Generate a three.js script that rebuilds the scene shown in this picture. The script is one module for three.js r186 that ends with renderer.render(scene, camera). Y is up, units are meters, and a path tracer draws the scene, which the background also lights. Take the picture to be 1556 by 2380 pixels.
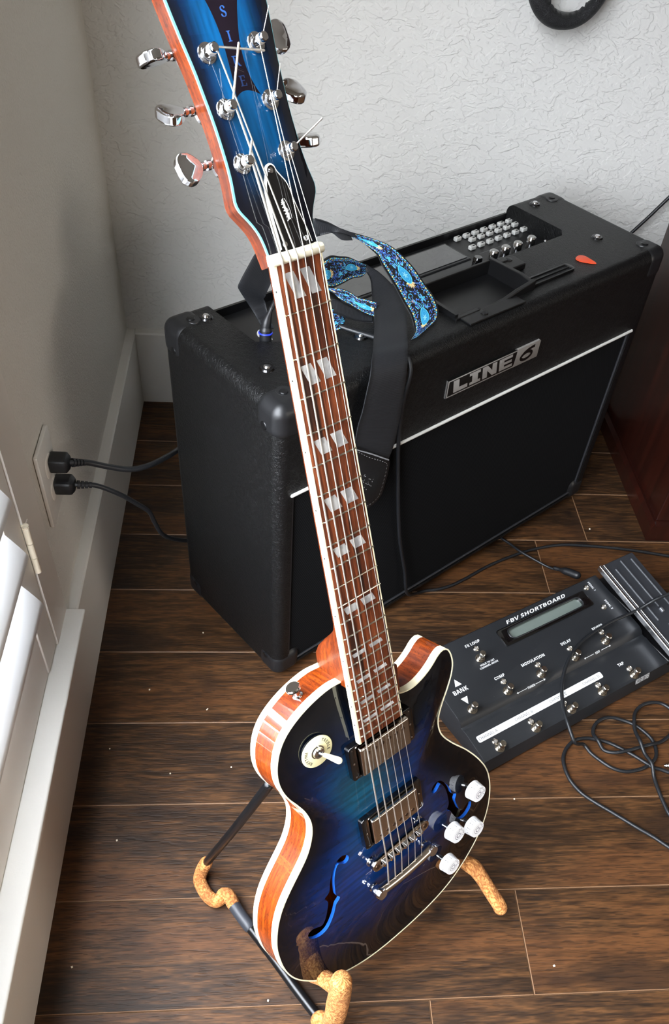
import * as THREE from 'three';
import { RoundedBoxGeometry } from 'three/addons/geometries/RoundedBoxGeometry.js';
import { RectAreaLightUniformsLib } from 'three/addons/lights/RectAreaLightUniformsLib.js';
import { mergeGeometries, mergeVertices, toCreasedNormals } from 'three/addons/utils/BufferGeometryUtils.js';
import { Brush, Evaluator, SUBTRACTION } from 'three-bvh-csg';

/* ---------- camera, sky, lights, exposure ---------- */
const scene = new THREE.Scene();
const V = (x, y, z) => new THREE.Vector3(x, y, z);
const camera = new THREE.PerspectiveCamera(THREE.MathUtils.radToDeg(2 * Math.atan(1190 / 1945.635)), 1556 / 2380, 0.05, 60);
camera.rotation.order = 'YXZ';
camera.rotation.set(-0.85671, -0.15816, 0.12484);
camera.position.set(0.31391, 1.15087, 1.67031);
camera.setViewOffset(1556, 2380, -58.88, -262.31, 1556, 2380);      // the photograph is cropped off-centre
camera.updateProjectionMatrix();
scene.background = new THREE.Color(0.95, 1.1, 1.35);
scene.backgroundIntensity = 1.0;

RectAreaLightUniformsLib.init();
function windowOrFillLight(color, intensity, w, h, pos, target) {         // area light at an opening: shuttered window's daylight, and the added fill
  const l = new THREE.RectAreaLight(color, intensity, w, h);
  l.name = 'window_and_fill_light'; l.position.copy(pos); l.lookAt(target); scene.add(l); return l;
}
windowOrFillLight(0xf0f6ff, 58, 1.82, 1.86, V(-0.085, 1.14, 1.83), V(2, 1.14, 1.83));
windowOrFillLight(0xfff3e2, 14, 1.7, 1.2, V(4.67, 1.60, 3.6), V(2, 1.60, 3.6));  // added soft fill from the right; its window is unseen and made up

const renderer = new THREE.WebGLRenderer({ antialias: true });
renderer.toneMapping = THREE.LinearToneMapping;
renderer.toneMappingExposure = 0.6;
renderer.shadowMap.enabled = true;

/* ---------- helpers ---------- */
let seed = 7;
const rnd = () => { seed = (seed + 0x6d2b79f5) | 0; let t = Math.imul(seed ^ (seed >>> 15), 1 | seed); t = (t + Math.imul(t ^ (t >>> 7), 61 | t)) ^ t; return ((t ^ (t >>> 14)) >>> 0) / 4294967296; };
const used = new Map();
function numbered(n) { const k = used.get(n) ?? 0; used.set(n, k + 1); return k ? n + '_' + String(k).padStart(3, '0') : n; }
function M(name, geo, mat, parent) {
  const m = new THREE.Mesh(geo, mat); m.name = parent ? name : numbered(name);
  m.castShadow = m.receiveShadow = true; (parent ?? scene).add(m); return m;
}
function tag(o, label, category, group, kind) {
  if (label) o.userData.label = label; if (category) o.userData.category = category;
  if (group) o.userData.group = group; if (kind) o.userData.kind = kind; return o;
}
function thing(name, label, category, pos, turn = 0, group) {
  const o = new THREE.Group(); o.name = numbered(name); o.position.copy(pos); o.rotation.y = turn; scene.add(o);
  return tag(o, label, category, group);
}
function partGroup(name, parent) { const g = new THREE.Group(); g.name = name; parent.add(g); return g; }
const struct = (name, geo, mat, parent) => { const m = M(name, geo, mat, parent); if (!parent) m.userData.kind = 'structure'; return m; };

function metreUV(g) {                                                // uv in metres, by the way each face looks
  g = g.index ? g.toNonIndexed() : g;
  const p = g.attributes.position, uv = new Float32Array(p.count * 2), a = V(), b = V(), c = V();
  for (let i = 0; i < p.count; i += 3) {
    a.fromBufferAttribute(p, i); b.fromBufferAttribute(p, i + 1); c.fromBufferAttribute(p, i + 2);
    const n = b.clone().sub(a).cross(c.clone().sub(a)), x = Math.abs(n.x), y = Math.abs(n.y), z = Math.abs(n.z);
    [a, b, c].forEach((v, k) => {
      const o = (i + k) * 2;
      if (y >= x && y >= z) { uv[o] = v.x; uv[o + 1] = v.z; } else if (x >= z) { uv[o] = v.z; uv[o + 1] = v.y; } else { uv[o] = v.x; uv[o + 1] = v.y; }
    });
  }
  g.setAttribute('uv', new THREE.BufferAttribute(uv, 2)); return g;
}
function bx(w, h, d, x = 0, y = 0, z = 0, r = 0, seg = 2) {
  const g = r ? new RoundedBoxGeometry(w, h, d, seg, r) : new THREE.BoxGeometry(w, h, d);
  return metreUV(g.translate(x, y, z));
}
const span = (x0, x1, y0, y1, z0, z1, r = 0) => bx(x1 - x0, y1 - y0, z1 - z0, (x0 + x1) / 2, (y0 + y1) / 2, (z0 + z1) / 2, r);
const clean = (g) => { g = g.index ? g.toNonIndexed() : g; for (const k of Object.keys(g.attributes)) if (!['position', 'normal', 'uv'].includes(k)) g.deleteAttribute(k); g.clearGroups(); return g; };
const join = (list) => mergeGeometries(list.map(clean));
function cyl(r0, r1, h, x, y, z, seg = 24) { return new THREE.CylinderGeometry(r0, r1, h, seg).translate(x, y, z); }
function lathe(pts, seg = 28) { return toCreasedNormals(new THREE.LatheGeometry(pts.map(([r, y]) => new THREE.Vector2(Math.max(r, 1e-5), y)), seg), 0.7); }
// swept tube with a radius function and closed, rounded ends
function tube(pts, rad, { n = 0, ring = 12, tension = 0.5, type = 'centripetal' } = {}) {
  const curve = new THREE.CatmullRomCurve3(pts.map((p) => (p.isVector3 ? p : V(...p))), false, type, tension);
  n = n || Math.max(12, pts.length * 8);
  const fr = curve.computeFrenetFrames(n, false), rf = typeof rad === 'function' ? rad : () => rad;
  const pos = [], idx = [], uv = [], L = curve.getLength(), rings = [];
  const cap = 4;
  for (let k = 0; k < cap; k++) rings.push([0, Math.sin((k / cap) * Math.PI / 2), -Math.cos((k / cap) * Math.PI / 2)]);
  for (let i = 0; i <= n; i++) rings.push([i, 1, 0]);
  for (let k = cap - 1; k >= 0; k--) rings.push([n, Math.sin((k / cap) * Math.PI / 2), Math.cos((k / cap) * Math.PI / 2)]);
  rings.forEach(([i, s, off]) => {
    const t = i / n, c = curve.getPointAt(t), r = rf(t), T = fr.tangents[i], N = fr.normals[i], B = fr.binormals[i];
    for (let j = 0; j <= ring; j++) {
      const a = (j / ring) * Math.PI * 2, ca = Math.cos(a) * r * s, sa = Math.sin(a) * r * s;
      pos.push(c.x + N.x * ca + B.x * sa + T.x * off * r, c.y + N.y * ca + B.y * sa + T.y * off * r, c.z + N.z * ca + B.z * sa + T.z * off * r);
      uv.push((j / ring) * Math.PI * 2 * r, t * L + off * r);
    }
  });
  for (let i = 0; i < rings.length - 1; i++) for (let j = 0; j < ring; j++) {
    const a = i * (ring + 1) + j, b = a + ring + 1; idx.push(a, a + 1, b, b, a + 1, b + 1);
  }
  const g = new THREE.BufferGeometry();
  g.setAttribute('position', new THREE.Float32BufferAttribute(pos, 3)); g.setAttribute('uv', new THREE.Float32BufferAttribute(uv, 2)); g.setIndex(idx);
  g.computeVertexNormals(); return g;
}
function shapeOf(pts) { return new THREE.Shape(pts.map(([x, y]) => new THREE.Vector2(x, y))); }
function smooth(pts, n, closed = true) {
  const c = new THREE.CatmullRomCurve3(pts.map(([x, y]) => V(x, y, 0)), closed, 'centripetal');
  return c.getSpacedPoints(n).slice(0, closed ? n : n + 1).map((p) => [p.x, p.y]);
}
function extrude(outer, holes, h0, h1, bevel = 0, crease = 0.6) {
  const s = shapeOf(outer); for (const h of holes ?? []) s.holes.push(new THREE.Path(h.map(([x, y]) => new THREE.Vector2(x, y))));
  let g = new THREE.ExtrudeGeometry(s, { depth: h1 - h0 - 2 * bevel, bevelEnabled: bevel > 0, bevelSize: bevel, bevelThickness: bevel, bevelOffset: -bevel, bevelSegments: 2, curveSegments: 8 });
  g.translate(0, 0, h0 + bevel); g = metreUV(g); return toCreasedNormals(g, crease);
}
// closed ribbon through stations [ax, ay, az, bx, by, bz]; group 0 is its face, group 1 its back and edges
function ribbon(st, { n = 60, across = 6, th = 0.0022, flip = true, tile = 0.14, v0 = 0 } = {}) {
  const ca = new THREE.CatmullRomCurve3(st.map((s) => V(s[0], s[1], s[2])), false, 'centripetal'), cb = new THREE.CatmullRomCurve3(st.map((s) => V(s[3], s[4], s[5])), false, 'centripetal');
  const P = [], Nn = []; let len = 0; const vs = [0]; let prev;
  for (let i = 0; i <= n; i++) {
    const a = ca.getPoint(i / n), b = cb.getPoint(i / n), mid = a.clone().lerp(b, 0.5); if (prev) { len += mid.distanceTo(prev); vs.push(len); } prev = mid;
    P.push([...Array(across + 1)].map((_, j) => a.clone().lerp(b, j / across)));
  }
  for (let i = 0; i <= n; i++) {
    const i0 = Math.max(0, i - 1), i1 = Math.min(n, i + 1);
    Nn.push(P[i].map((_, j) => P[i1][j].clone().sub(P[i0][j]).cross(P[i][across].clone().sub(P[i][0])).normalize().multiplyScalar(flip ? -1 : 1)));
  }
  const pos = [], uv = [], idx0 = [], idx1 = []; const W = across + 1;
  for (const sgn of [1, -1]) for (let i = 0; i <= n; i++) for (let j = 0; j <= across; j++) {
    const p = P[i][j].clone().addScaledVector(Nn[i][j], sgn * th / 2); pos.push(p.x, p.y, p.z); uv.push(j / across, v0 + vs[i] / tile);
  }
  const O = (n + 1) * W;
  const quad = (L, a, b, c, d) => L.push(a, b, c, c, b, d);
  for (let i = 0; i < n; i++) {
    for (let j = 0; j < across; j++) {
      const a = i * W + j, b = a + 1, c = a + W, d = c + 1;
      if (!flip) { quad(idx0, a, c, b, d); quad(idx1, O + a, O + b, O + c, O + d); } else { quad(idx0, a, b, c, d); quad(idx1, O + a, O + c, O + b, O + d); }
    }
    for (const j of [0, across]) { const a = i * W + j, c = a + W; quad(idx1, a, c, O + a, O + c); }
  }
  for (const i of [0, n]) for (let j = 0; j < across; j++) { const a = i * W + j; quad(idx1, a, a + 1, O + a, O + a + 1); }
  const g = new THREE.BufferGeometry(); g.setAttribute('position', new THREE.Float32BufferAttribute(pos, 3)); g.setAttribute('uv', new THREE.Float32BufferAttribute(uv, 2));
  g.setIndex([...idx0, ...idx1]); g.computeVertexNormals(); g.addGroup(0, idx0.length, 0); g.addGroup(idx0.length, idx1.length, 1); return g;
}
const ev = new Evaluator();
function cut(geo, cutters, useGroups = false) {
  ev.useGroups = useGroups; ev.attributes = ['position', 'normal', 'uv'];
  let a = new Brush(clean(geo.clone()), [new THREE.MeshStandardMaterial()]); if (useGroups) a.geometry.addGroup(0, a.geometry.attributes.position.count, 0);
  a.updateMatrixWorld();
  for (const c of cutters) {
    const b = new Brush(clean(c.clone()), [new THREE.MeshStandardMaterial()]); if (useGroups) b.geometry.addGroup(0, b.geometry.attributes.position.count, 0);
    b.updateMatrixWorld(); a = ev.evaluate(a, b, SUBTRACTION); a.updateMatrixWorld();
  }
  return a.geometry;
}
/* ---------- noise and textures ---------- */
const hash = (x, y, s) => { let h = Math.imul(x, 374761393) + Math.imul(y, 668265263) + Math.imul(s, 2147483647 ^ 0x5bd1e995); h = Math.imul(h ^ (h >>> 13), 1274126177); return ((h ^ (h >>> 16)) >>> 0) / 4294967296; };
function vn(x, y, px, py, s) {                                       // tiling value noise with periods px, py
  const x0 = Math.floor(x), y0 = Math.floor(y), fx = x - x0, fy = y - y0, u = fx * fx * (3 - 2 * fx), v = fy * fy * (3 - 2 * fy);
  const m = (a, p) => ((a % p) + p) % p, a = hash(m(x0, px), m(y0, py), s), b = hash(m(x0 + 1, px), m(y0, py), s), c = hash(m(x0, px), m(y0 + 1, py), s), d = hash(m(x0 + 1, px), m(y0 + 1, py), s);
  return a + (b - a) * u + (c - a) * v + (a - b - c + d) * u * v;
}
function fbm(x, y, px, py, oct, s) { let v = 0, a = 0.5, t = 0; for (let i = 0; i < oct; i++) { v += a * vn(x, y, px, py, s + i); t += a; x *= 2; y *= 2; px *= 2; py *= 2; a *= 0.5; } return v / t; }
const clamp = (x, a = 0, b = 1) => Math.min(b, Math.max(a, x)), sst = (a, b, x) => { x = clamp((x - a) / (b - a)); return x * x * (3 - 2 * x); }, mix = (a, b, t) => a + (b - a) * t;
const mixc = (a, b, t) => a.map((v, i) => mix(v, b[i], t));
function finish(t, srgb, tw = 1, th = tw) {
  t.wrapS = t.wrapT = THREE.RepeatWrapping; t.magFilter = THREE.LinearFilter; t.minFilter = THREE.LinearFilter; if (srgb) t.colorSpace = THREE.SRGBColorSpace;
  t.repeat.set(1 / tw, 1 / th); t.needsUpdate = true; return t;
}
function dataTex(w, h, f, srgb, tw, th) {
  const d = new Uint8Array(w * h * 4);
  for (let y = 0; y < h; y++) for (let x = 0; x < w; x++) { const c = f(x / w, y / h), o = (y * w + x) * 4; if (typeof c === 'number') d[o] = d[o + 1] = d[o + 2] = clamp(c, 0, 1) * 255; else for (let k = 0; k < 3; k++) d[o + k] = clamp(c[k], 0, 255); d[o + 3] = 255; }
  return finish(new THREE.DataTexture(d, w, h, THREE.RGBAFormat), srgb, tw, th);
}
function canvasTex(w, h, draw, tw = 1, th = tw) { const c = document.createElement('canvas'); c.width = w; c.height = h; const g = c.getContext('2d'); draw(g, w, h); return finish(new THREE.CanvasTexture(c), true, tw, th); }
const std = (o) => new THREE.MeshStandardMaterial(o), phys = (o) => new THREE.MeshPhysicalMaterial(o);
/* ---------- materials ---------- */
const woodHeight = new Float32Array(2048 * 1024);
const woodTex = dataTex(2048, 1024, (u, v) => {
  const warp = fbm(u * 5, v * 6, 5, 6, 3, 11) * 0.035;
  const streak = fbm(u * 26, (v + warp) * 150, 26, 150, 3, 21), fine = fbm(u * 90, v * 420, 90, 420, 2, 31), broad = fbm(u * 4, (v + warp) * 9, 4, 9, 3, 41), blot = fbm(u * 9, v * 9, 9, 9, 4, 51);
  let k = 0;
  for (const [kx, ky, r] of [[0.13, 0.21, 0.012], [0.41, 0.72, 0.016], [0.66, 0.35, 0.010], [0.83, 0.88, 0.014], [0.9, 0.15, 0.009], [0.3, 0.47, 0.008]]) {
    const dx = (u - kx) * 1.3, dy = (v - ky) * 0.6, d = Math.hypot(dx * 0.7, dy) / r + (blot - 0.5) * 2.4; k = Math.max(k, Math.exp(-d * d));
  }
  const t = clamp(streak * 0.5 + fine * 0.36 + broad * 0.42 - 0.14);
  let c = mixc([34, 21, 10], [95, 63, 34], sst(0.22, 0.84, t));
  c = mixc(c, [82, 47, 23], sst(0.5, 0.8, broad) * 0.35); c = mixc(c, [30, 19, 13], sst(0.6, 0.85, blot) * 0.55); c = mixc(c, [17, 10, 8], k * 0.85);
  const dash = sst(0.62, 0.76, fbm(u * 70, v * 460, 70, 460, 2, 61)); c = mixc(c, [27, 16, 9], dash * 0.38);
  woodHeight[Math.min(1023, Math.floor(v * 1024)) * 2048 + Math.min(2047, Math.floor(u * 2048))] = clamp(0.75 - dash * 0.5 + (fine - 0.5) * 0.3 - k * 0.3);
  return c;
}, true, 1.2, 0.6);
const woodBump = dataTex(2048, 1024, (u, v) => woodHeight[Math.floor(v * 1024) * 2048 + Math.floor(u * 2048)], false, 1.2, 0.6);
const woodRough = dataTex(512, 256, (u, v) => { const a = fbm(u * 6, v * 6, 6, 6, 4, 71); const r = 0.46 + 0.18 * a; return [0, r * 255, 0]; }, false, 1.2, 0.6);
const floorMat = phys({ specularIntensity: 0.55, map: woodTex, bumpMap: woodBump, bumpScale: 0.0005, roughnessMap: woodRough, roughness: 1, metalness: 0 });
const floorEdgeMat = std({ color: 0x76583e, roughness: 0.55 });
const wallBump = dataTex(1024, 1024, (u, v) => {
  const w = fbm(u * 12, v * 12, 12, 12, 3, 81) * 0.06, a = fbm((u + w) * 22, (v + w) * 40, 22, 40, 3, 91), b = fbm((u - w) * 30, (v + w * 0.8) * 52, 30, 52, 3, 101), c = fbm(u * 90, v * 130, 90, 130, 2, 111);
  return clamp(0.12 + 0.38 * sst(0.43, 0.55, a) + 0.3 * sst(0.46, 0.58, b) + 0.12 * c);
}, false, 0.42, 0.42);
const wallMat = std({ color: 0xd9d8d3, roughness: 0.82, bumpMap: wallBump, bumpScale: 0.0016 });
const wallFine = dataTex(512, 512, (u, v) => fbm(u * 90, v * 90, 90, 90, 3, 121), false, 0.2, 0.2);
const sideWallMat = std({ color: 0xd5d2ca, roughness: 0.85, bumpMap: wallFine, bumpScale: 0.0011 });
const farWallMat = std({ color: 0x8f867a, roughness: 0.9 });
const trimMat = std({ color: 0xdcdad4, roughness: 0.42, bumpMap: wallFine, bumpScale: 0.00012 });
const frameMat = std({ color: 0xd9d4cc, roughness: 0.45 });
const louverMat = std({ color: 0xd9dada, roughness: 0.38 });
const ceilMat = std({ color: 0xc4c0b7, roughness: 0.9 });
const glassMat = phys({ color: 0xffffff, transmission: 1, thickness: 0, roughness: 0, ior: 1.5 });
const chrome = std({ color: 0xd9dade, metalness: 1, roughness: 0.07 });
const nickel = std({ color: 0xc9bfb4, metalness: 1, roughness: 0.12 });
const fretMat = std({ color: 0xd8d2c4, metalness: 1, roughness: 0.2 });
const stringMat = std({ color: 0xf2efe8, metalness: 1, roughness: 0.42 });
const goldMat = std({ color: 0xd9a441, metalness: 1, roughness: 0.2 });
const blackPlastic = std({ color: 0x0b0b0c, roughness: 0.35 });
const blackGloss = phys({ color: 0x050506, roughness: 0.12, clearcoat: 1, clearcoatRoughness: 0.04 });
const blackMatte = std({ color: 0x0d0d0e, roughness: 0.8 });
const rubber = std({ color: 0x131417, roughness: 0.45 });
const creamMat = phys({ color: 0xf0e6c4, roughness: 0.25, clearcoat: 0.6, clearcoatRoughness: 0.1 });
const nutMat = std({ color: 0xefe8cf, roughness: 0.35 });
const mahogTex = dataTex(512, 512, (u, v) => {
  const s = fbm(u * 70, v * 8, 70, 8, 3, 131), p = fbm(u * 220, v * 60, 220, 60, 2, 141), b = fbm(u * 5, v * 3, 5, 3, 3, 151);
  let c = mixc([94, 35, 8], [166, 78, 20], sst(0.2, 0.8, s * 0.6 + b * 0.4)); return mixc(c, [60, 20, 9], sst(0.6, 0.8, p) * 0.55);
}, true, 0.16, 0.16);
const mahog = phys({ map: mahogTex, color: 0xe6dcc0, roughness: 0.4, specularIntensity: 0.3, clearcoat: 1, clearcoatRoughness: 0.05 });
const neckMat = phys({ map: mahogTex, color: 0xc4b46a, roughness: 0.45, specularIntensity: 0.5, clearcoat: 0.2, clearcoatRoughness: 0.15 });
const roseTex = dataTex(512, 512, (u, v) => {
  const s = fbm(u * 48, v * 5, 48, 5, 4, 161), f = fbm(u * 160, v * 18, 160, 18, 2, 171), d = fbm(u * 22, v * 3, 22, 3, 3, 181);
  return mixc(mixc([72, 32, 15], [126, 64, 34], sst(0.25, 0.75, s * 0.7 + f * 0.3)), [38, 20, 14], sst(0.6, 0.78, d) * 0.8);
}, true, 0.12, 0.24);
const roseMat = phys({ map: roseTex, roughness: 0.5, specularIntensity: 0.35 });
const pearlTex = dataTex(256, 256, (u, v) => { const a = fbm(u * 6, v * 4, 6, 4, 4, 191); return mixc([140, 138, 137], [192, 190, 187], sst(0.3, 0.7, a)); }, true, 0.05, 0.05);
const pearlMat = phys({ map: pearlTex, roughness: 0.25, clearcoat: 0.5 });
const tolexBump = dataTex(512, 512, (u, v) => { const w = fbm(u * 12, v * 12, 12, 12, 3, 201) * 0.2; const a = fbm((u + w) * 40, (v - w) * 26, 40, 26, 3, 211); return clamp(0.5 + (0.5 - Math.abs(a - 0.5) * 4) * 0.6); }, false, 0.075, 0.075);
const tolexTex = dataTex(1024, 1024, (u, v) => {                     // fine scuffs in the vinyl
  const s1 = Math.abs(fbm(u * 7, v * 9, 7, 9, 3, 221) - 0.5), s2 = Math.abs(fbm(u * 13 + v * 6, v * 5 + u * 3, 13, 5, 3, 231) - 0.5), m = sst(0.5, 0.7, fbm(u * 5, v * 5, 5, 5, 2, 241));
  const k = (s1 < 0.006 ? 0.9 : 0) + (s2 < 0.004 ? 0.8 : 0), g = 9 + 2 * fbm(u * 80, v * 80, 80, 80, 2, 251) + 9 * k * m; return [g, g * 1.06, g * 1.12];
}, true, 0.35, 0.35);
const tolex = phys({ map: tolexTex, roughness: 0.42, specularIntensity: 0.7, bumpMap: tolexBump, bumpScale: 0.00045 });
const grilleTex = canvasTex(64, 64, (g) => { g.fillStyle = '#040405'; g.fillRect(0, 0, 64, 64); g.fillStyle = '#17181a'; for (let y = 0; y < 4; y++) for (let x = 0; x < 4; x++) { g.fillRect(x * 16 + (y % 2) * 8, y * 16, 7, 12); } }, 0.012);
const grilleMat = phys({ map: grilleTex, roughness: 0.95, specularIntensity: 0.25 });
const corkTex = dataTex(256, 256, (u, v) => { const a = fbm(u * 40, v * 40, 40, 40, 3, 261), b = fbm(u * 6, v * 6, 6, 6, 3, 271); return mixc(mixc([150, 92, 42], [208, 148, 86], sst(0.3, 0.7, a)), [128, 78, 40], sst(0.5, 0.8, b) * 0.5); }, true, 0.08, 0.08);
const corkBump = dataTex(256, 256, (u, v) => fbm(u * 50, v * 50, 50, 50, 3, 281), false, 0.08, 0.08);
const foamMat = std({ map: corkTex, bumpMap: corkBump, bumpScale: 0.0012, roughness: 0.95 });
const steelBlack = std({ color: 0x0c0d0f, roughness: 0.3, metalness: 0.2 });
const sleeveMat = std({ color: 0x2a2d33, roughness: 0.5 });
const blackLeatherBump = dataTex(256, 256, (u, v) => { const a = fbm(u * 30, v * 30, 30, 30, 3, 291); return clamp(1 - Math.abs(a - 0.5) * 4); }, false, 0.03, 0.03);
const leather = std({ color: 0x101113, roughness: 0.45, bumpMap: blackLeatherBump, bumpScale: 0.0005 });
const webBump = dataTex(64, 256, (u, v) => 0.5 + 0.5 * Math.sin(v * Math.PI * 2 * 60), false, 1, 1);
const webMat = std({ color: 0x191b1f, roughness: 0.62, bumpMap: webBump, bumpScale: 0.00016 });
const cherryTex = dataTex(256, 256, (u, v) => { const s = fbm(u * 30, v * 3, 30, 3, 4, 301); return mixc([26, 8, 5], [56, 19, 10], s); }, true, 0.4, 0.8);
const cherryMat = phys({ map: cherryTex, roughness: 0.35, clearcoat: 0.5, clearcoatRoughness: 0.2 });

/* ---------- the room ---------- */
const PW = 0.14684, PZ = 0.16217;                                    // plank width, first seam
const floorGroup = new THREE.Group(); floorGroup.name = 'floor'; floorGroup.userData.kind = 'structure'; scene.add(floorGroup);
function plankGeo(x0, x1, z0, z1) {
  const c = 0.0010, gap = 0.0003, H = 0.014, a = [x0 + gap, x1 - gap], b = [z0 + gap, z1 - gap];
  const o = [[a[0], b[0]], [a[1], b[0]], [a[1], b[1]], [a[0], b[1]]], t = [[a[0] + c, b[0] + c], [a[1] - c, b[0] + c], [a[1] - c, b[1] - c], [a[0] + c, b[1] - c]];
  const ou = rnd() * 3, ov = rnd() * 3, flip = rnd() < 0.5 ? -1 : 1, pos = [], uv = [];
  const tri = (...ps) => ps.forEach((p) => { pos.push(...p); uv.push(ou + flip * p[0], ov + p[2] + p[1]); });
  const q = (A, B, C, D) => { tri(A, B, C); tri(A, C, D); };
  const T = t.map(([x, z]) => [x, 0, z]), O = o.map(([x, z]) => [x, -c, z]), L = o.map(([x, z]) => [x, -H, z]);
  q(T[0], T[3], T[2], T[1]);
  for (let i = 0; i < 4; i++) { const j = (i + 1) % 4; q(O[i], T[i], T[j], O[j]); }
  for (let i = 0; i < 4; i++) { const j = (i + 1) % 4; q(L[i], O[i], O[j], L[j]); }
  const g = new THREE.BufferGeometry(); g.setAttribute('position', new THREE.Float32BufferAttribute(pos, 3)); g.setAttribute('uv', new THREE.Float32BufferAttribute(uv, 2)); g.computeVertexNormals();
  g.addGroup(0, 6, 0); g.addGroup(6, 48, 1); return g;
}
const floorX = 1.78, rowJoints = { 1: [0.956], 2: [0.845], 7: [0.665], 8: [0.522], 0: [0.62], 3: [1.45], 4: [1.31], 5: [1.66], 6: [1.52], 9: [1.1], '-1': [1.25] };
for (let r = -2; r <= 10; r++) {
  const z0 = Math.max(0, PZ + PW * r), z1 = PZ + PW * (r + 1); if (z1 < 0.02) continue;
  const cuts = [0, ...(rowJoints[r] ?? [0.7]), floorX];
  for (let i = 0; i < cuts.length - 1; i++) M('plank', plankGeo(cuts[i], cuts[i + 1], z0, z1), [floorMat, floorEdgeMat], floorGroup);
}
const zEnd = PZ + PW * 11, RX = 4.6, RZ = 6.0, RY = 2.55, LIFT = 0.0;
M('floor_boards_beyond', join([span(floorX, RX, -0.02, 0, 0, zEnd), span(0, RX, -0.02, 0, zEnd, RZ)]), floorMat, floorGroup);
M('subfloor', span(-0.14, RX + 0.1, -0.08, -0.0145, -0.1, RZ + 0.1), std({ color: 0x1a100a, roughness: 1 }), floorGroup);
const W1 = { z0: 0.86, z1: 2.80, y0: 0.19, y1: 2.1 }, W2 = { z0: 2.7, z1: 4.5, y0: 0.95, y1: 2.25 };
struct('wall_left', join([
  span(-0.14, 0, 0, RY, -0.1, W1.z0), span(-0.14, 0, 0, W1.y0, W1.z0, W1.z1), span(-0.14, 0, W1.y1, RY, W1.z0, W1.z1), span(-0.14, 0, 0, RY, W1.z1, RZ + 0.1)]), sideWallMat);
struct('wall_back', span(0, RX + 0.1, 0, RY, -0.1, 0), wallMat);
struct('wall_right', join([span(RX, RX + 0.14, 0, RY, -0.1, W2.z0), span(RX, RX + 0.14, 0, W2.y0, W2.z0, W2.z1), span(RX, RX + 0.14, W2.y1, RY, W2.z0, W2.z1), span(RX, RX + 0.14, 0, RY, W2.z1, RZ + 0.1)]), farWallMat);
struct('wall_front', span(0, RX, 0, RY, RZ, RZ + 0.1), farWallMat);
struct('ceiling', span(-0.14, RX + 0.1, RY, RY + 0.08, -0.1, RZ + 0.1), ceilMat);
const BB = 0.1702, BT = 0.0183;
function boardProfile() { return shapeOf([[0, 0], [BT, 0], [BT, BB - 0.003], [BT - 0.0025, BB], [0, BB + 0.0012]]); }
const skirt = (len) => new THREE.ExtrudeGeometry(boardProfile(), { depth: len, bevelEnabled: false });
struct('baseboard_left', metreUV(skirt(RZ)), trimMat);
struct('baseboard_back', metreUV(skirt(RX - BT).rotateY(-Math.PI / 2).translate(RX, 0, 0)), trimMat);
/* ---------- windows ---------- */
const win1 = new THREE.Group(); win1.name = 'window_1'; win1.userData.kind = 'structure'; scene.add(win1);
{
  const f0 = 0.81, f1 = 2.86, top = 2.13;                            // casing flush on the wall
  M('casing', join([span(-0.03, 0.005, BB, top, f0, 0.880), span(-0.03, 0.005, BB, top, 2.77, f1), span(-0.03, 0.005, 2.06, top, 0.880, 2.77)]), frameMat, win1);
  M('sill', bx(0.062, 0.011, 2.87 - f0, 0.0015, BB + 0.0055, (f0 + 2.87) / 2, 0.003), trimMat, win1);
  const prof = new THREE.Shape(); const N = 20, w = 0.0435, t = 0.0034;
  for (let i = 0; i <= N; i++) { const a = (i / N) * Math.PI * 2, c = Math.cos(a), s = Math.sin(a); const x = w * Math.sign(c) * Math.pow(Math.abs(c), 0.95), y = t * Math.sign(s) * Math.pow(Math.abs(s), 0.75); i ? prof.lineTo(x, y) : prof.moveTo(x, y); }
  const lg = toCreasedNormals(metreUV(new THREE.ExtrudeGeometry(prof, { depth: 0.826, bevelEnabled: false, steps: 1 })), 0.9);
  for (const z of [0.8825, 1.8265]) {                                // two shutter panels
    const stile = (z0, z1) => span(-0.028, 0.003, 0.185, 2.055, z0, z1, 0.002), a = z + 0.0535, b = z + 0.8875;
    M('shutter_stile', stile(z, a), frameMat, win1); M('shutter_stile', stile(b, z + 0.941), frameMat, win1);
    for (const [y0, y1] of [[0.185, 0.318], [1.06, 1.12], [1.99, 2.055]]) M('shutter_rail', span(-0.026, 0.001, y0, y1, a, b, 0.002), frameMat, win1);
    const put = (y, ang) => { const l = M('louver', lg, louverMat, win1); l.position.set(0.0005, y, a + 0.004); l.rotation.z = -ang; };
    for (let k = 0; k < 8; k++) put(0.369 + 0.0855 * k, 0.99);       // louvres tipped towards the floor
    for (let k = 0; k < 10; k++) put(1.165 + 0.0855 * k, z < 1 ? 1.2 : 0.95);
  }
  for (const y of [0.372, 0.94, 1.5]) {
    const h = M('hinge', join([cyl(0.0042, 0.0042, 0.026, 0, 0.026, 0, 14), cyl(0.0042, 0.0042, 0.024, 0, 0, 0, 14), cyl(0.0042, 0.0042, 0.026, 0, -0.026, 0, 14), cyl(0.0048, 0.003, 0.004, 0, 0.0405, 0, 14)]), std({ color: 0xe9dfc8, roughness: 0.4 }), win1);
    h.position.set(0.0075, y, 0.8812);
    M('hinge_leaf', span(0.003, 0.006, y - 0.036, y + 0.036, 0.862, 0.881), frameMat, win1);
  }
  M('window_sash', join([span(-0.125, -0.095, 0.19, 0.23, 0.86, 2.8), span(-0.125, -0.095, 2.06, 2.1, 0.86, 2.8), span(-0.125, -0.095, 0.23, 2.06, 1.81, 1.85), span(-0.125, -0.095, 0.23, 2.06, 0.86, 0.9), span(-0.125, -0.095, 0.23, 2.06, 2.76, 2.8)]), trimMat, win1);
  M('glass', span(-0.112, -0.1115, 0.23, 2.06, 0.9, 2.76), glassMat, win1);
}
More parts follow.
